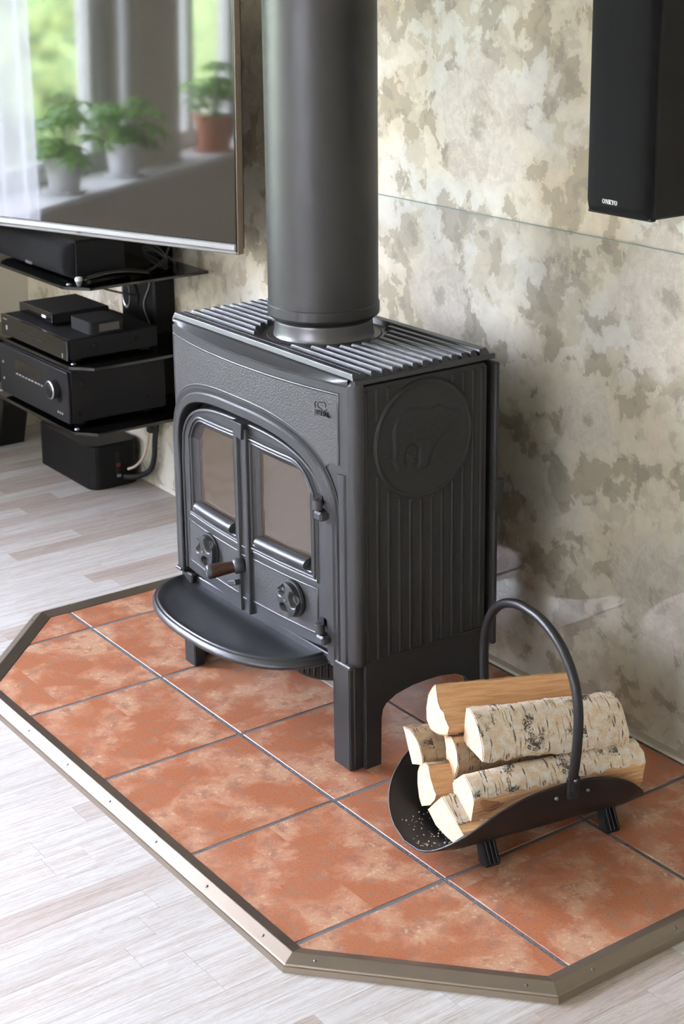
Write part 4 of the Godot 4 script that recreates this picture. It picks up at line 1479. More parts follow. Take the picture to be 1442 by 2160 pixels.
func carrier() -> void:
	var k := thing("log_carrier", "black metal log carrier with a hoop handle, filled with split birch beside the stove", "log carrier")
	var R := 0.15
	var S := 0.225
	var LF := 0.238
	var LB := 0.208
	var sheet := func(u: float, v: float, off: float) -> Vector3:
		# u across, v from the front tip to the back tip
		var t := (v * 2.0 - 1.0)
		var tt := signf(t) * (1.0 - pow(1.0 - absf(t), 1.35))
		var wid := S * pow(maxf(0.0, 1.0 - pow(absf(tt), 2.4)), 1.0 / 2.4)
		var sx := (u * 2.0 - 1.0) * wid
		var th := sx / R
		var r := R - off
		var lift := 0.010 * maxf(0.0, absf(tt) - 0.75) / 0.25
		return at_carrier(r * sin(th), 0.020 + R - r * cos(th) + lift, -0.01 + tt * (LF if tt < 0 else LB))
	var g := Geo.new()
	g.smooth(1).grid(func(u: float, v: float) -> Vector3: return sheet.call(u, v, 0.0028), 36, 64, true)
	g.smooth(2).grid(func(u: float, v: float) -> Vector3: return sheet.call(u, v, 0.0), 36, 64, false)
	obj("tray", g.done(), M.black_paint, k)
	for side in [0.0, 1.0]:
		var edge := []
		for i in 65:
			edge.append(sheet.call(side, i / 64.0, 0.0014))
		obj("rolled_edge", Geo.new().smooth(1).tube(edge, 0.0021, 8).done(), M.black_paint, k)
	# hoop handle
	var hp := []
	var raw := [Vector2(0.1475, 0.146), Vector2(0.148, 0.168), Vector2(0.153, 0.198), Vector2(0.158, 0.24), Vector2(0.159, 0.29), Vector2(0.149, 0.335), Vector2(0.125, 0.373), Vector2(0.09, 0.4), Vector2(0.045, 0.416), Vector2(0.0, 0.42)]
	var full := []
	for q in raw:
		full.append(q)
	for i in range(raw.size() - 2, -1, -1):
		full.append(Vector2(-raw[i].x, raw[i].y))
	var cur := Curve3D.new()
	for i in full.size():
		var prev: Vector2 = full[maxi(i - 1, 0)]
		var nxt: Vector2 = full[mini(i + 1, full.size() - 1)]
		var tn := (nxt - prev) / 6.0
		cur.add_point(Vector3(full[i].x, full[i].y, 0), Vector3(-tn.x, -tn.y, 0), Vector3(tn.x, tn.y, 0))
	var ln := cur.get_baked_length()
	for i in 81:
		var q := cur.sample_baked(ln * i / 80.0, true)
		hp.append(at_carrier(q.x, q.y, 0.0))
	obj("handle", Geo.new().smooth(1).tube(hp, 0.0088, 14).done(), M.black_paint, k, "tubular hoop handle")
	for sd in [-1.0, 1.0]:
		var fl := Geo.new()
		fl.box(at_carrier(sd * 0.1485, 0.150, 0.0), Vector3(0.010, 0.042, 0.026), 0.003, Basis(CC, Vector3.UP, -CA))
		obj("handle_foot", fl.done(), M.black_paint, k)
		for q in [Vector2(0.166, 0.0), Vector2(0.136, -0.032), Vector2(0.136, 0.032)]:
			var th := asin(clampf(1.0 - (q.x - 0.020) / R, -1.0, 1.0))
			var cc := R * sin(acos(clampf(1.0 - (q.x - 0.020) / R, -1.0, 1.0)))
			var xo := 0.0025 if q.y != 0.0 else 0.007
			obj("bolt", Geo.new().smooth(1).lathe([Vector2(0, 0.0022), Vector2(0.003, 0.0015), Vector2(0.004, -0.002)], 12, Transform3D(Basis(CA, CC * sd, CA.cross(CC * sd)), at_carrier(sd * (cc + xo), q.x, q.y))).done(), M.collar, k)
	# rubber feet
	for sd in [-1.0, 1.0]:
		for t in [-0.125, 0.125]:
			var ft := Node3D.new()
			ft.name = "foot"
			k.add_child(ft, true)
			var f := Geo.new()
			f.prism(PackedVector2Array([Vector2(0.055, 0.046), Vector2(0.062, 0.052), Vector2(0.075, 0.047), Vector2(0.098, 0.006), Vector2(0.094, 0.0), Vector2(0.070, 0.0)]), -0.0135, 0.0135, func(a: float, b: float, h: float) -> Vector3: return at_carrier(sd * a, b + 0.0005, t + h), 0.001)
			obj("foot_pad", f.done(), M.rubber, ft)
			for q in 3:
				obj("foot_groove", Geo.new().box(at_carrier(sd * 0.0875, 0.029, t - 0.008 + 0.008 * q), Vector3(0.005, 0.046, 0.003), 0.001, Basis(CC, Vector3.UP, -CA) * Basis(Vector3.BACK, sd * 0.51)).done(), M.black, ft)
			obj("foot_bolt", Geo.new().smooth(1).lathe([Vector2(0, 0.003), Vector2(0.004, 0.002), Vector2(0.005, -0.003)], 10, Transform3D(Basis(CA, CC * sd, CA.cross(CC * sd)), at_carrier(sd * 0.078, 0.054, t))).done(), M.steel, ft)

func crumbs() -> void:
	var mm := MultiMesh.new()
	mm.transform_format = MultiMesh.TRANSFORM_3D
	mm.mesh = Geo.new().box(Vector3.ZERO, Vector3(0.0022, 0.0011, 0.0016), 0.0003).done()
	mm.instance_count = 70
	for i in 70:
		var t := rng.randf_range(-0.235, -0.14)
		var th := rng.randf_range(-0.75, 0.45) * (0.5 + (t + 0.24) * 4.0)
		var r := 0.15 - 0.0036
		var b := Basis(Vector3(rng.randf() - 0.5, 1, rng.randf() - 0.5).normalized(), rng.randf() * TAU) * Basis().scaled(Vector3.ONE * rng.randf_range(0.5, 1.6))
		var lift := 0.010 * maxf(0.0, (absf(t + 0.01) / 0.238) - 0.75) / 0.25
		mm.set_instance_transform(i, Transform3D(b, at_carrier(r * sin(th), 0.020 + 0.15 - r * cos(th) + lift, t)))
	var o := MultiMeshInstance3D.new()
	o.name = "wood_crumbs"
	o.multimesh = mm
	o.material_override = M.end_grain
	add_child(o)
	tag(o, "fine pale wood crumbs scattered on the front of the black carrier tray", "crumbs")
	o.set_meta("kind", "stuff")

# poly: cross section as (c, y) round cen; from/to: run of edges covered by bark; dir: along the log
func make_log(label: String, cen: Vector3, pl: Array, bark_from: int, bark_to: int, dir: Vector3, L: float, bark_mat: Material, seed_: int) -> Node3D:
	var t := thing("split_log", label, "firewood", "split birch logs in the carrier", cen)
	var pts := []
	for q in pl:
		pts.append(Vector2(q[0], q[1]))
	if Geometry2D.is_polygon_clockwise(PackedVector2Array(pts)):
		# keep counterclockwise seen from the end face
		pts.reverse()
		var n0 := pts.size()
		var f0 := bark_from
		bark_from = (n0 - 1 - bark_to + n0) % n0
		bark_to = (n0 - 1 - f0 + n0) % n0
	# resample finely
	var fine := []
	var isb := []
	var n := pts.size()
	for i in n:
		var A: Vector2 = pts[i]
		var B: Vector2 = pts[(i + 1) % n]
		var m := maxi(1, int(ceil(A.distance_to(B) / 0.008)))
		var inb := (bark_from <= bark_to and i >= bark_from and i < bark_to) or (bark_from > bark_to and (i >= bark_from or i < bark_to))
		for k in m:
			fine.append(A.lerp(B, float(k) / m))
			isb.append(inb)
	var N := fine.size()
	var nz := noise(seed_, 9.0, 4)
	var nf := noise(seed_ + 1, 45.0, 3)
	var ns := 26
	var P := func(i: int, s: int, off: float) -> Vector3:
		var q: Vector2 = fine[(i + N) % N]
		var a: Vector2 = fine[(i - 1 + N) % N]
		var b: Vector2 = fine[(i + 1) % N]
		var nn := Vector2((b - a).y, -(b - a).x).normalized()
		var z := L * s / ns
		var d := off
		if s > 0:
			d += 0.0030 * nz.get_noise_3d(q.x * 4.0, q.y * 4.0, z * 0.6) * minf(1.0, s / 4.0)
			d += 0.0012 * nf.get_noise_3d(q.x * 3.0, q.y * 3.0, z * 0.25)
		var w := q + nn * d
		return CC * w.x + Vector3(0, w.y, 0) + dir * z
	# split wood body
	var g := Geo.new().smooth(1)
	var acc := 0.0
	for i in N:
		var l: float = fine[i].distance_to(fine[(i + 1) % N])
		g.smooth(1)
		for s in ns:
			g.quad(P.call(i, s, 0.0), P.call(i + 1, s, 0.0), P.call(i + 1, s + 1, 0.0), P.call(i, s + 1, 0.0), Vector2(0, acc) * 5.0, Vector2(0, acc + l) * 5.0, Vector2(0, acc + l) * 5.0, Vector2(0, acc) * 5.0)
		acc += l
	var me := g.done()
	var arr := me.surface_get_arrays(0)
	var uv: PackedVector2Array = arr[Mesh.ARRAY_TEX_UV]
	var vx: PackedVector3Array = arr[Mesh.ARRAY_VERTEX]
	for i in uv.size():
		uv[i].x = vx[i].dot(dir) * 2.2 + seed_ * 0.37
	arr[Mesh.ARRAY_TEX_UV] = uv
	var m2 := ArrayMesh.new()
	m2.add_surface_from_arrays(Mesh.PRIMITIVE_TRIANGLES, arr)
	obj("split_wood", m2, M.split, t)
	# end faces
	for e in [0, ns]:
		var eg := Geo.new()
		var poly := PackedVector2Array(fine)
		var idx := Geometry2D.triangulate_polygon(poly)
		var o: Vector3 = dir * (-0.0008 if e == 0 else 0.0008)
		for k in range(0, idx.size(), 3):
			var A: Vector3 = P.call(idx[k], e, 0.0) + o
			var B: Vector3 = P.call(idx[k + 1], e, 0.0) + o
			var C: Vector3 = P.call(idx[k + 2], e, 0.0) + o
			var nrm := (B - A).cross(C - A)
			var ua := poly[idx[k]] * 6.0
			var ub := poly[idx[k + 1]] * 6.0
			var uc := poly[idx[k + 2]] * 6.0
			if nrm.dot(dir) * (1.0 if e > 0 else -1.0) > 0:
				eg.tri(A, B, C, ua, ub, uc)
			else:
				eg.tri(A, C, B, ua, uc, ub)
		obj("end_face", eg.done(), M.end_grain, t)
	# bark shell with ragged edges
	var run := []
	for i in N:
		if isb[i] and not isb[(i - 1 + N) % N]:
			var j := i
			while isb[j % N] and j < i + N:
				run.append(j)
				j += 1
			run.append(j)
			break
	if run.size() > 2:
		var bg := Geo.new()
		var th := 0.0026
		var u0 := seed_ * 0.413
		var rag := noise(seed_ + 5, 60.0, 2)
		var last := run.size() - 2
		# the free edges of the bark wander: ragged where it tore
		var E := func(a: int, s: int, off: float) -> Vector3:
			var v: Vector3 = P.call(run[a], s, off)
			if a == 0:
				return v.lerp(P.call(run[1], s, off), clampf(0.35 + rag.get_noise_2d(s * 0.30, 1.0) * 1.6, 0.0, 0.95))
			if a == last + 1:
				return v.lerp(P.call(run[last], s, off), clampf(0.35 + rag.get_noise_2d(s * 0.30, 9.0) * 1.6, 0.0, 0.95))
			return v
		for a in last + 1:
			for s in ns:
				var ua := Vector2(u0 + s * L / ns * 2.6, a * 0.008 * 2.6)
				var ub := Vector2(u0 + (s + 1) * L / ns * 2.6, (a + 1) * 0.008 * 2.6)
				bg.smooth(1).quad(E.call(a, s, th), E.call(a + 1, s, th), E.call(a + 1, s + 1, th), E.call(a, s + 1, th), ua, Vector2(ua.x, ub.y), ub, Vector2(ub.x, ua.y))
				bg.smooth(-1)
				if s == 0:
					bg.quad(E.call(a, 0, 0.0), E.call(a + 1, 0, 0.0), E.call(a + 1, 0, th), E.call(a, 0, th), ua, ua, ua, ua)
				if s == ns - 1:
					bg.quad(E.call(a + 1, ns, 0.0), E.call(a, ns, 0.0), E.call(a, ns, th), E.call(a + 1, ns, th), ua, ua, ua, ua)
				if a == last:
					bg.quad(E.call(a + 1, s, 0.0), E.call(a + 1, s + 1, 0.0), E.call(a + 1, s + 1, th), E.call(a + 1, s, th), ua, ua, ua, ua)
				if a == 0:
					bg.quad(E.call(a, s + 1, 0.0), E.call(a, s, 0.0), E.call(a, s, th), E.call(a, s + 1, th), ua, ua, ua, ua)
		obj("bark", bg.done(), bark_mat, t)
	return t

func logs() -> void:
	var d := Vector3(0.37, 0, -0.93).normalized()
	make_log("large split log with a broad peach face, topmost at the back of the log carrier", Vector3(1.1793, 0.2293, -0.096), [[-0.006, 0.051], [-0.019, 0.038], [-0.033, 0.019], [-0.04, -0.009], [-0.039, -0.031], [-0.026, -0.043], [-0.005, -0.042], [0.022, -0.033], [0.039, -0.024], [0.044, -0.009], [0.029, 0.001], [0.024, 0.011], [0.012, 0.012], [0.003, 0.021], [-0.003, 0.04]], 0, 8, (d + Vector3(0, -0.03, 0)).normalized(), 0.262, M.bark_grey, 11)
	make_log("white birch log with black dashes, resting on top at the front under the handle", Vector3(1.2660, 0.2191, -0.1066), [[-0.024, 0.041], [-0.029, 0.016], [-0.033, -0.025], [-0.023, -0.031], [0.003, -0.033], [0.033, -0.037], [0.035, -0.022], [0.031, -0.005], [0.018, 0.02], [0.002, 0.036], [-0.011, 0.04]], 5, 0, (d + Vector3(0, -0.022, 0)).normalized(), 0.27, M.bark, 23)
	var lc := make_log("long white birch log with a brown knot, lowest along the near side of the carrier", Vector3(1.2814, 0.1106, -0.0744), [[-0.042, 0.011], [-0.029, 0.022], [-0.002, 0.045], [0.012, 0.04], [0.027, 0.031], [0.035, 0.013], [0.027, -0.024], [0.02, -0.051], [0.003, -0.042], [-0.018, -0.03], [-0.033, -0.015]], 0, 5, (d + Vector3(0, 0.085, 0)).normalized(), 0.318, M.bark, 37)
	var kn := Geo.new().smooth(1)
	kn.grid(func(u: float, v: float) -> Vector3:
		var a := u * TAU
		var r := v
		var k := 1.0 + 0.18 * sin(a * 3.0 + 1.0)
		return Vector3(0.026 * r * k * cos(a), 0.0115 * r * k * sin(a), 0.0042 * (1.0 - r * r) - 0.0022 * exp(-pow((r - 0.55) * 6.0, 2.0))), 28, 8)
	var ko := obj("knot", kn.done(), M.bark_inner, lc, "brown knot near the front end")
	var kz := (CC * 0.93 + Vector3.UP * 0.22).normalized()
	var kx := (d - kz * d.dot(kz)).normalized()
	ko.transform = Transform3D(Basis(kx, kz.cross(kx), kz), CC * 0.0335 + Vector3(0, 0.004, 0) + d * 0.034)
	make_log("small bark covered log leaning out at the far left of the pile", Vector3(1.139, 0.1551, -0.0729), [[-0.038, 0.018], [-0.03, 0.007], [-0.02, -0.012], [-0.003, -0.039], [0.036, -0.022], [0.034, -0.007], [0.024, 0.01], [0.009, 0.02], [-0.012, 0.024]], 4, 0, d, 0.27, M.bark_grey, 41)
	make_log("narrow log with a bark rind standing on edge in the middle of the pile", Vector3(1.2115, 0.1492, -0.1002), [[-0.023, 0.036], [-0.016, 0.017], [-0.014, -0.015], [-0.024, -0.04], [-0.012, -0.047], [0.003, -0.044], [0.018, -0.024], [0.028, 0.004], [0.024, 0.026], [0.014, 0.039], [0.004, 0.047]], 3, 9, d, 0.25, M.bark_grey, 53)
	make_log("split log with a smooth tan face, lower left just above the small pale chunk", Vector3(1.189, 0.1005, -0.0637), [[-0.024, 0.026], [-0.003, 0.041], [0.007, 0.042], [0.015, 0.023], [0.029, 0.005], [0.037, 0.0], [0.032, -0.013], [0.015, -0.032], [-0.017, -0.051], [-0.027, -0.038], [-0.033, -0.013], [-0.032, 0.01]], 8, 2, d, 0.27, M.bark_grey, 61)
	make_log("small pale chunk of split wood lying lowest at the front of the carrier", Vector3(1.2540, 0.0642, -0.0550), [[-0.065, -0.013], [-0.039, 0.014], [-0.012, 0.04], [0.011, 0.03], [0.046, 0.014], [0.066, 0.005], [0.028, -0.029], [0.001, -0.031], [-0.035, -0.029]], 2, 4, (d + Vector3(0, 0.05, 0)).normalized(), 0.12, M.bark, 71)

# ------------------------------------------------------------------ media corner
func bx(g: Geo, x0: float, x1: float, y0: float, y1: float, z0: float, z1: float, b := 0.003) -> Geo:
	return g.box(Vector3((x0 + x1) * 0.5, (y0 + y1) * 0.5, (z0 + z1) * 0.5), Vector3(x1 - x0, y1 - y0, z1 - z0), b)

func shelf_outline() -> PackedVector2Array:
	return PackedVector2Array([Vector2(-1.09, 0.62), Vector2(-1.09, 0.27), Vector2(-1.03, 0.222), Vector2(-0.505, 0.222), Vector2(-0.447, 0.268), Vector2(-0.447, 0.62)])

func text(s: String, size: float, depth := 0.0015) -> TextMesh:
	var tm := TextMesh.new()
	var sf := SystemFont.new()
	sf.font_names = PackedStringArray(["Droid Serif"])
	sf.font_weight = 700
	tm.font = sf
	tm.text = s
	tm.font_size = 32
	tm.pixel_size = size / 32.0
	tm.depth = depth
	return tm

func media() -> void:
	# rack: wall pillar and three black glass shelves
	var rk := thing("media_rack", "black wall rack with a pillar and three glass shelves in the corner", "rack")
	var pil := obj("pillar", bx(Geo.new(), -0.868, -0.675, 0.29, 0.80, WALL_Z, -0.575, 0.006).done(), M.black, rk)
	obj("cable_opening", Geo.new().smooth(1).lathe([Vector2(0.030, 0.002), Vector2(0.026, 0.0025), Vector2(0.024, 0.0)], 24, Transform3D(Basis(Vector3.RIGHT * 0.8, Vector3.BACK, Vector3.DOWN * 1.4), Vector3(-0.835, 0.585, -0.575))).done(), M.silver, pil)
	obj("cable_hole", Geo.new().lathe([Vector2(0.024, 0.001), Vector2(0, 0.001)], 24, Transform3D(Basis(Vector3.RIGHT * 0.8, Vector3.BACK, Vector3.DOWN * 1.4), Vector3(-0.835, 0.585, -0.575))).done(), M.soot, pil)
	for y in [0.708, 0.496, 0.318]:
		obj("shelf", Geo.new().prism(shelf_outline(), y - 0.008, y, func(a: float, b: float, h: float) -> Vector3: return Vector3(a, h, -b), 0.0015).done(), M.black_gloss, rk)
		for xx in [-1.0, -0.52]:
			obj("shelf_pin", Geo.new().smooth(1).lathe([Vector2(0, 0.003), Vector2(0.006, 0.002), Vector2(0.007, 0)], 12, Transform3D(Basis.IDENTITY, Vector3(xx, y, -0.245))).done(), M.silver, rk)
	television()
	# centre speaker on the top shelf
	var cs := thing("centre_speaker", "wide black centre speaker on the top glass shelf under the television", "speaker")
	obj("cabinet", bx(Geo.new(), -0.985, -0.532, 0.714, 0.816, -0.42, -0.27, 0.006).done(), M.grey_plastic, cs)
	var gr := Geo.new().smooth(1)
	gr.grid(func(u: float, v: float) -> Vector3:
		var a := (u - 0.5) * 2.0
		var b := (v - 0.5) * 2.0
		return Vector3(lerpf(-0.985, -0.532, u), lerpf(0.717, 0.814, v), -0.27 + 0.028 * sqrt(maxf(0.0, 1.0 - pow(absf(b), 3.0))) * sqrt(maxf(0.0, 1.0 - pow(absf(a), 24.0)))), 30, 14)
	obj("grille", gr.done(), M.cloth, cs, "black cloth grille")
	var nm := obj("name_badge", text("ONKYO", 0.011, 0.001), M.silver, cs)
	nm.position = Vector3(-0.760, 0.7295, -0.2470)
	# disc player on the middle shelf
	var dp := thing("disc_player", "flat black disc player on the middle glass shelf under the set top box", "player")
	obj("case", bx(Geo.new(), -0.93, -0.525, 0.504, 0.560, -0.50, -0.238, 0.003).done(), M.grey_plastic, dp)
	obj("front_panel", bx(Geo.new(), -0.93, -0.523, 0.5035, 0.5605, -0.238, -0.229, 0.002).done(), M.black_gloss, dp)
	obj("disc_tray", bx(Geo.new(), -0.80, -0.66, 0.529, 0.5325, -0.2295, -0.2275, 0.0005).done(), M.black, dp)
	obj("badge", bx(Geo.new(), -0.913, -0.888, 0.5475, 0.5525, -0.2295, -0.2282, 0.0004).done(), M.bronze, dp)
	obj("power_button", bx(Geo.new(), -0.897, -0.889, 0.521, 0.533, -0.2295, -0.2275, 0.0008).done(), M.silver, dp)
	obj("sticker", bx(Geo.new(), -0.551, -0.547, 0.5095, 0.5215, -0.2295, -0.2284, 0.0003).done(), M.silver, dp)
	for z in [-0.312, -0.432]:
		side_screw(dp, Vector3(-0.525, 0.535, z))
	for f in [Vector3(-0.90, 0.5, -0.27), Vector3(-0.55, 0.5, -0.27), Vector3(-0.90, 0.5, -0.47), Vector3(-0.55, 0.5, -0.47)]:
		obj("foot", Geo.new().lathe([Vector2(0.012, -0.0038), Vector2(0.012, 0.005)], 14, Transform3D(Basis.IDENTITY, f)).done(), M.rubber, dp)
	# set-top box and small box on it
	var sb := thing("set_top_box", "brown black set top box stacked on the disc player", "box")
	obj("case", bx(Geo.new(), -0.893, -0.693, 0.5655, 0.594, -0.445, -0.278, 0.002).done(), M.grey_plastic, sb)
	obj("front_panel", bx(Geo.new(), -0.895, -0.691, 0.565, 0.5945, -0.278, -0.271, 0.002).done(), M.black_gloss, sb)
	obj("display", bx(Geo.new(), -0.751, -0.727, 0.577, 0.584, -0.2715, -0.2700, 0.0004).done(), M.white, sb, "small pale display")
	for f in [Vector3(-0.87, 0.563, -0.3), Vector3(-0.72, 0.563, -0.3), Vector3(-0.87, 0.563, -0.42), Vector3(-0.72, 0.563, -0.42)]:
		obj("foot", Geo.new().lathe([Vector2(0.008, -0.0027), Vector2(0.008, 0.003)], 12, Transform3D(Basis.IDENTITY, f)).done(), M.rubber, sb)
	var mb := thing("media_box", "small black media box on the disc player beside the set top box", "box")
	var ro := PackedVector2Array()
	for q in [[-0.537, -0.312, 0.0], [-0.537, -0.405, 1.0], [-0.635, -0.405, 2.0], [-0.635, -0.312, 3.0]]:
		pass
	var cxs := [[-0.549, 0.319, -PI / 2], [-0.549, 0.395, 0.0], [-0.640, 0.395, PI / 2], [-0.640, 0.319, PI]]
	for q in cxs:
		for s in 5:
			var a: float = q[2] + PI / 2 * s / 4.0
			ro.append(Vector2(q[0] + 0.014 * cos(a), q[1] + 0.014 * sin(a)))
	obj("case", Geo.new().prism(ro, 0.5605, 0.594, func(a: float, b: float, h: float) -> Vector3: return Vector3(a, h, -b), 0.002).done(), M.grey_plastic, mb)
	obj("side_window", bx(Geo.new(), -0.5352, -0.5345, 0.566, 0.587, -0.392, -0.332, 0.0002).done(), M.black_gloss, mb)
	# receiver on the lowest shelf
	var rc := thing("av_receiver", "large black receiver with a round volume knob on the lowest glass shelf", "receiver")
	obj("case", bx(Geo.new(), -0.965, -0.537, 0.328, 0.470, -0.525, -0.242, 0.003).done(), M.grey_plastic, rc)
	obj("front_panel", bx(Geo.new(), -0.965, -0.536, 0.328, 0.470, -0.242, -0.231, 0.003).done(), M.black, rc)
	obj("display", bx(Geo.new(), -0.855, -0.69, 0.412, 0.445, -0.2315, -0.2300, 0.0004).done(), M.black_gloss, rc)
	for q in 9:
		obj("button", bx(Geo.new(), -0.852 + q * 0.0195, -0.840 + q * 0.0195, 0.4005, 0.4045, -0.2315, -0.2285, 0.0008).done(), M.cable_grey, rc)
	var kb := Transform3D(Basis(Vector3.RIGHT, Vector3.BACK, Vector3.DOWN), Vector3(-0.606, 0.412, -0.231))
	obj("volume_knob", Geo.new().smooth(1).lathe([Vector2(0, 0.02), Vector2(0.022, 0.02), Vector2(0.0245, 0.018), Vector2(0.026, 0.0)], 32, kb).done(), M.black, rc)
	obj("knob_ring", Geo.new().smooth(1).lathe([Vector2(0.0225, 0.0203), Vector2(0.0245, 0.0195), Vector2(0.0252, 0.0175)], 32, kb).done(), M.silver, rc)
	for q in 3:
		obj("jack", Geo.new().lathe([Vector2(0, 0.002), Vector2(0.0035, 0.002), Vector2(0.0035, 0)], 12, Transform3D(kb.basis, Vector3(-0.597 + 0.0125 * q, 0.351, -0.231))).done(), M.silver, rc)
	obj("power_lamp", Geo.new().lathe([Vector2(0, 0.002), Vector2(0.004, 0.0015), Vector2(0.004, 0)], 12, Transform3D(kb.basis, Vector3(-0.938, 0.372, -0.231))).done(), M.silver, rc)
	obj("power_lamp", Geo.new().lathe([Vector2(0, 0.002), Vector2(0.004, 0.0015), Vector2(0.004, 0)], 12, Transform3D(kb.basis, Vector3(-0.938, 0.42, -0.231))).done(), M.silver, rc)
	for q in [Vector2(0.436, -0.275), Vector2(0.352, -0.262), Vector2(0.362, -0.47)]:
		side_screw(rc, Vector3(-0.537, q.x, q.y))
	for f in [Vector3(-0.92, 0.323, -0.28), Vector3(-0.57, 0.323, -0.28), Vector3(-0.92, 0.323, -0.48), Vector3(-0.57, 0.323, -0.48)]:
		obj("foot", Geo.new().lathe([Vector2(0.016, -0.0048), Vector2(0.016, 0.006)], 14, Transform3D(Basis.IDENTITY, f)).done(), M.rubber, rc)
	# subwoofer-like cable box on the floor
	var fb := thing("cable_box", "black cable box with a side slot on the floor under the rack", "box")
	var r2 := PackedVector2Array()
	for q in [[-0.935, 0.505, -PI / 2], [-0.935, 0.595, 0.0], [-1.235, 0.595, PI / 2], [-1.235, 0.505, PI]]:
		for s in 6:
			var a: float = q[2] + PI / 2 * s / 5.0
			r2.append(Vector2(q[0] + 0.035 * cos(a), q[1] + 0.035 * sin(a)))
	obj("body", Geo.new().prism(r2, FLOOR_Y + 0.0005, 0.125, func(a: float, b: float, h: float) -> Vector3: return Vector3(a + (h - 0.125) * 0.03, h, -b), 0.004).done(), M.black, fb)
	obj("slot", bx(Geo.new(), -0.9018, -0.8998, 0.02, 0.098, -0.560, -0.548, 0.0004).done(), M.soot, fb)
	obj("connector", bx(Geo.new(), -0.904, -0.896, 0.052, 0.062, -0.561, -0.549, 0.001).done(), M.red, fb)
	obj("plug", bx(Geo.new(), -0.904, -0.894, 0.020, 0.028, -0.561, -0.549, 0.001).done(), M.cable_grey, fb)
	# dark floor speaker at the left edge of the picture
	var fs := thing("floor_speaker", "black floor speaker tapering to its foot, left of the media rack", "speaker")
	var tg := Geo.new()
	tg.prism(PackedVector2Array([Vector2(-1.52, FLOOR_Y + 0.001), Vector2(-1.488, FLOOR_Y + 0.001), Vector2(-1.43, 0.14), Vector2(-1.43, 0.36), Vector2(-1.60, 0.36), Vector2(-1.60, 0.14)]), -0.52, -0.43, func(a: float, b: float, h: float) -> Vector3: return Vector3(a, b, h), 0.004)
	obj("body", tg.done(), M.black, fs)
	obj("grille", bx(Geo.new(), -1.59, -1.44, 0.16, 0.35, -0.432, -0.424, 0.004).done(), M.cloth, fs)
	# remote control and wireless sensor on the top shelf
	var rm := thing("remote_control", "slim black remote control with coloured buttons beside the centre speaker", "remote control")
	var rb := Basis(Vector3.UP, 0.25)
	obj("shell", Geo.new().box(Vector3(-0.508, 0.717, -0.345), Vector3(0.042, 0.017, 0.15), 0.006, rb).done(), M.black, rm)
	var bi := 0
	for q in [M.red, M.leaf, M.bronze, M.cable_grey]:
		obj("button", Geo.new().box(Vector3(-0.519 + 0.0 * bi, 0.7255, -0.318 - 0.011 * bi), Vector3(0.008, 0.003, 0.006), 0.001, rb).done(), q, rm)
		bi += 1
	var he := thing("bent_gadget", "black bent gadget with a silver rounded tip standing at the front of the top shelf", "gadget")
	obj("tip", Geo.new().smooth(1).lathe([Vector2(0.004, 0), Vector2(0.007, 0.004), Vector2(0.0095, 0.014)], 20, Transform3D(Basis.IDENTITY, Vector3(-0.487, 0.708, -0.258))).done(), M.cable_grey, he)
	obj("tip_cap", Geo.new().smooth(1).lathe([Vector2(0.0100, 0.0135), Vector2(0.0108, 0.018), Vector2(0.0085, 0.0225), Vector2(0, 0.0245)], 20, Transform3D(Basis.IDENTITY, Vector3(-0.487, 0.708, -0.258))).done(), M.white, he, "pale rounded tip")
	var arm := []
	for i in 13:
		var t := i / 12.0
		arm.append(Vector3(-0.484 - 0.008 * sin(t * PI), 0.721 + 0.012 * sin(t * PI) - 0.005 * t, -0.266 - 0.19 * t))
	obj("arm", Geo.new().smooth(1).tube(arm, 0.0085, 10).done(), M.black_gloss, he)
	# cables
	cable("black cables coiled on the top shelf behind the centre speaker", coil(Vector3(-0.53, 0.745, -0.515), 0.045, 0.012, 4), 0.0032, M.cable)
	cable("single black cable arching over the top shelf toward the wall", [Vector3(-0.50, 0.712, -0.44), Vector3(-0.485, 0.74, -0.50), Vector3(-0.50, 0.80, -0.54), Vector3(-0.56, 0.86, -0.57), Vector3(-0.62, 0.85, -0.585)], 0.004, M.cable)
	cable("thin black cable sagging below the top shelf from left to right", [Vector3(-0.975, 0.695, -0.30), Vector3(-0.93, 0.66, -0.36), Vector3(-0.87, 0.63, -0.45), Vector3(-0.80, 0.605, -0.52), Vector3(-0.74, 0.595, -0.57)], 0.003, M.cable)
	cable("thick black cable dropping from the top shelf behind the set top box", [Vector3(-0.72, 0.70, -0.50), Vector3(-0.715, 0.66, -0.53), Vector3(-0.72, 0.61, -0.55), Vector3(-0.75, 0.575, -0.565)], 0.0045, M.cable)
	cable("tangle of black cables on the middle shelf beside the pillar", coil(Vector3(-0.70, 0.53, -0.52), 0.035, 0.014, 4), 0.0036, M.cable)
	cable("thin grey cable bent against the black pillar", [Vector3(-0.683, 0.69, -0.571), Vector3(-0.690, 0.66, -0.571), Vector3(-0.690, 0.63, -0.571), Vector3(-0.725, 0.58, -0.571), Vector3(-0.715, 0.545, -0.571), Vector3(-0.688, 0.515, -0.571)], 0.0022, M.cable_grey)
	cable("bundle of black cables tied together behind the floor cable box", [Vector3(-0.755, 0.305, -0.615), Vector3(-0.770, 0.22, -0.620), Vector3(-0.79, 0.15, -0.622), Vector3(-0.80, 0.09, -0.622), Vector3(-0.825, 0.045, -0.618), Vector3(-0.87, 0.020, -0.60), Vector3(-0.903, 0.016, -0.575)], 0.0085, M.cable)
	cable("pale cable running along the black bundle behind the floor cable box", [Vector3(-0.775, 0.30, -0.60), Vector3(-0.785, 0.235, -0.606), Vector3(-0.80, 0.16, -0.606), Vector3(-0.82, 0.10, -0.602), Vector3(-0.853, 0.06, -0.59), Vector3(-0.878, 0.045, -0.575)], 0.004, M.cable_white)
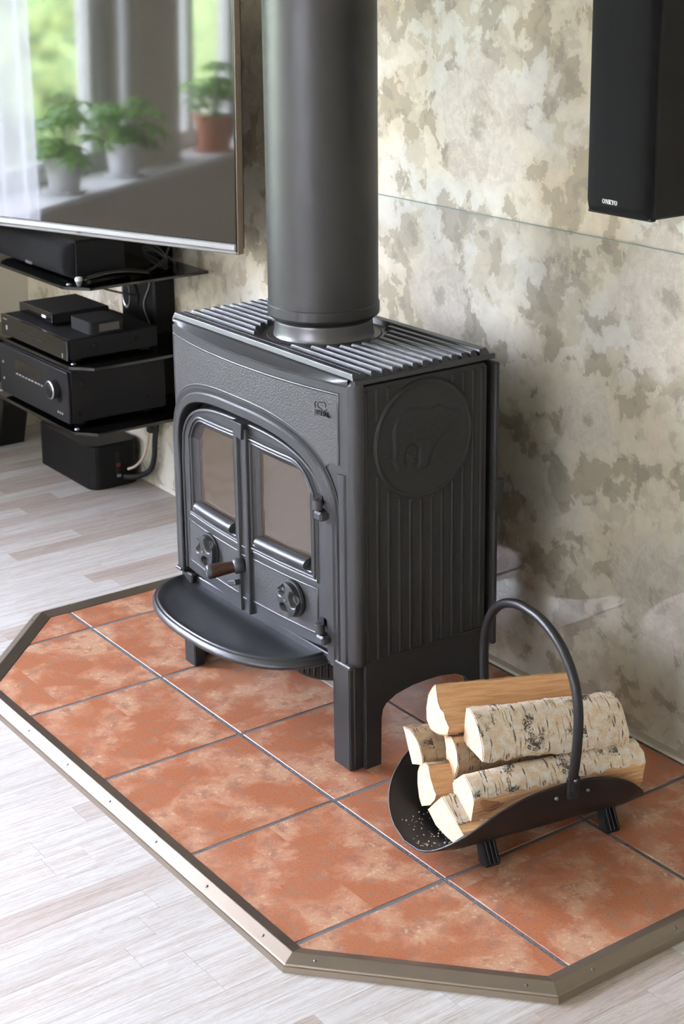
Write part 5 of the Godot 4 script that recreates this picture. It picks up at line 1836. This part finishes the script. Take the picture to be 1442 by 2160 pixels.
	tag(obj("cable_tie", Geo.new().smooth(1).lathe([Vector2(0.012, -0.012), Vector2(0.016, -0.008), Vector2(0.016, 0.008), Vector2(0.012, 0.012)], 18, Transform3D(Basis.IDENTITY, Vector3(-0.793, 0.185, -0.615))).done(), M.rubber), "black tie wrapped round the cable bundle by the wall", "cable tie")
	cable("black cables hanging down to the floor left of the cable box", [Vector3(-1.40, 0.32, -0.60), Vector3(-1.36, 0.2, -0.60), Vector3(-1.32, 0.10, -0.60), Vector3(-1.34, 0.03, -0.58), Vector3(-1.40, -0.004, -0.55)], 0.007, M.cable)

func side_screw(p: Node3D, at: Vector3) -> void:
	obj("side_screw", Geo.new().smooth(1).lathe([Vector2(0, 0.0015), Vector2(0.004, 0.001), Vector2(0.0062, 0.0012), Vector2(0.0068, -0.001)], 14, Transform3D(Basis(Vector3(0, 0, -1), Vector3(1, 0, 0), Vector3(0, -1, 0)), at)).done(), M.black, p)

func coil(c: Vector3, r: float, w: float, turns: int) -> Array:
	var o := []
	var n := turns * 14
	for i in n + 1:
		var a := TAU * i / 14.0
		var k := 1.0 + 0.22 * sin(i * 0.61)
		o.append(c + Vector3(r * k * cos(a), r * 0.62 * k * sin(a) , w * sin(i * 0.37) + r * 0.5 * sin(a)))
	return o

func cable(label: String, pts: Array, r: float, m: Material) -> void:
	var c := Curve3D.new()
	for i in pts.size():
		var tn: Vector3 = (pts[mini(i + 1, pts.size() - 1)] - pts[maxi(i - 1, 0)]) / 6.0
		c.add_point(pts[i], -tn, tn)
	var n := pts.size() * 6
	var path := []
	var l := c.get_baked_length()
	for i in n + 1:
		path.append(c.sample_baked(l * i / n, true))
	tag(obj("cable", Geo.new().smooth(1).tube(path, r, 8).done(), m), label, "cable")

func television() -> void:
	var az := deg_to_rad(20.0)
	var nrm := Vector3(sin(az), 0.02, cos(az)).normalized()
	var right := Vector3(cos(az), 0, -sin(az))
	var up := nrm.cross(right)
	var p0 := Vector3(-0.0179, 0.8353, -0.45)
	var W := 1.26
	var H := 0.715
	var tv := thing("television", "large flat television on the wall mount, its dark screen mirroring window plants", "television")
	tv.transform = Transform3D(Basis(right, up, nrm), p0 - right * W * 0.5)
	# local: x to the right edge at +W/2, y up from the lower edge, z out of the screen
	obj("screen", Geo.new().box(Vector3(0, 0.026 + (H - 0.034) * 0.5, -0.004), Vector3(W - 0.018, H - 0.034, 0.006), 0.0).done(), M.screen, tv, "dark glossy screen")
	obj("back_shell", Geo.new().box(Vector3(0, H * 0.5, -0.022), Vector3(W - 0.012, H - 0.012, 0.03), 0.006).done(), M.black, tv)
	for sx in [-1.0, 1.0]:
		obj("side_bezel", Geo.new().box(Vector3(sx * (W * 0.5 - 0.0055), H * 0.5, -0.006), Vector3(0.0065, H, 0.014), 0.001).done(), M.black_gloss, tv)
		obj("side_trim", Geo.new().box(Vector3(sx * (W * 0.5 - 0.0012), H * 0.5, -0.010), Vector3(0.0026, H, 0.022), 0.0006).done(), M.bronze, tv)
	obj("top_bezel", Geo.new().box(Vector3(0, H - 0.005, -0.006), Vector3(W, 0.008, 0.014), 0.001).done(), M.black_gloss, tv)
	obj("silver_strip", Geo.new().box(Vector3(0, 0.0165, -0.001), Vector3(W - 0.012, 0.0165, 0.010), 0.003).done(), M.silver, tv, "brushed silver strip along the bottom")
	obj("lower_edge", Geo.new().box(Vector3(0, 0.0042, -0.010), Vector3(W, 0.0085, 0.022), 0.002).done(), M.cable_grey, tv)
	obj("power_lamp", Geo.new().box(Vector3(0.115, 0.0085, 0.0022), Vector3(0.012, 0.004, 0.003), 0.0008).done(), M.red, tv, "small red lamp")
	obj("mount_arm", Geo.new().box(Vector3(-0.05, 0.22, -0.09), Vector3(0.16, 0.2, 0.12), 0.004).done(), M.black, tv)

func speaker_on_wall() -> void:
	var s := thing("wall_speaker", "tall black speaker hanging on the papered wall at the upper right", "speaker")
	var x0 := 1.2025
	var x1 := 1.3535
	obj("cabinet", bx(Geo.new(), x0, x1, 1.103, 1.75, WALL_Z, -0.415, 0.004).done(), M.grey_plastic, s)
	var g := Geo.new().smooth(1)
	g.grid(func(u: float, v: float) -> Vector3:
		var a := (u - 0.5) * 2.0
		var b := 1.0 - pow(1.0 - minf(v * 26.0, 1.0), 2.4)
		var bulge := 0.022 * sqrt(maxf(0.0, 1.0 - pow(absf(a), 2.6)))
		return Vector3(lerpf(x0, x1, 0.5 + a * 0.5 * (0.985 + 0.015 * b)), lerpf(1.1035, 1.75, v), -0.415 + 0.004 + bulge * (0.25 + 0.75 * b)), 28, 60)
	obj("grille", g.done(), M.cloth, s, "bowed black cloth grille")
	obj("bottom_lip", bx(Geo.new(), x0, x1, 1.101, 1.106, -0.42, -0.408, 0.002).done(), M.black, s)
	var nm := obj("name_badge", text("ONKYO", 0.0102, 0.0012), M.white, s, "white maker's name")
	nm.position = Vector3(1.275, 1.1275, -0.3885)
	nm.rotation.y = -0.06

# ------------------------------------------------------------------ plants on the sill
func plants() -> void:
	var leaf := Geo.new().smooth(1)
	for k in 7:
		var a := TAU * k / 7.0
		var d := Vector3(cos(a), 0, sin(a))
		var sd := Vector3(-sin(a), 0, cos(a))
		leaf.grid(func(u: float, v: float) -> Vector3:
			var w := 0.017 * sin(PI * pow(u, 0.8)) * (v - 0.5) * 2.0
			return d * (0.008 + 0.072 * u) + sd * w + Vector3(0, 0.012 * u - 0.045 * u * u + absf(v - 0.5) * 0.01, 0), 6, 2)
	var lm := leaf.done()
	var spec := [[2.11, 0.085, 0.155, M.white, "white pot of umbrella leaves nearer the curtain on the sill"], [2.76, 0.085, 0.155, M.white, "white pot of umbrella leaves beside the pier on the sill"], [4.03, 0.11, 0.19, M.terracotta, "terracotta pot of umbrella leaves in the farther window"]]
	for q in spec:
		var at := Vector3(-1.60, 0.6255, q[0])
		var p := thing("potted_plant", q[4], "plant", "umbrella plants on the window sill", at)
		var r: float = q[1]
		var h: float = q[2]
		var pot := obj("pot", Geo.new().smooth(1).lathe([Vector2(0, 0.004), Vector2(r * 0.68, 0.004), Vector2(r * 0.70, 0.006), Vector2(r * 0.96, h - 0.02), Vector2(r, h - 0.018), Vector2(r, h), Vector2(r * 0.94, h), Vector2(r * 0.9, h - 0.02)], 36, Transform3D.IDENTITY).done(), q[3], p)
		obj("saucer", Geo.new().smooth(1).lathe([Vector2(0, 0), Vector2(r * 0.95, 0), Vector2(r * 1.08, 0.016), Vector2(r * 1.04, 0.016), Vector2(r * 0.9, 0.004), Vector2(0, 0.004)], 36, Transform3D.IDENTITY).done(), q[3], pot)
		obj("soil", Geo.new().lathe([Vector2(r * 0.92, h - 0.02), Vector2(0, h - 0.016)], 24, Transform3D.IDENTITY).done(), M.soil, p)
		for k in 26:
			var a := rng.randf() * TAU
			var rr := rng.randf_range(0.02, 0.17)
			var y := h + rng.randf_range(-0.01, 0.26) * (1.15 - rr * 3.0)
			var pos := Vector3(cos(a) * rr, y, sin(a) * rr)
			obj("stalk", Geo.new().smooth(1).tube([Vector3(cos(a) * 0.015, h - 0.02, sin(a) * 0.015), Vector3(cos(a) * rr * 0.4, lerpf(h, y, 0.7), sin(a) * rr * 0.4), pos], 0.0022, 5).done(), M.leaf, p)
			var lc := obj("leaf_cluster", lm, M.leaf, p)
			var tilt := Vector3(cos(a) * rr * 2.6, 1.0, sin(a) * rr * 2.6).normalized()
			var ax := tilt.cross(Vector3(sin(a), 0.1, -cos(a))).normalized()
			lc.transform = Transform3D(Basis(ax, tilt, ax.cross(tilt)) * rng.randf_range(0.8, 1.2), pos)
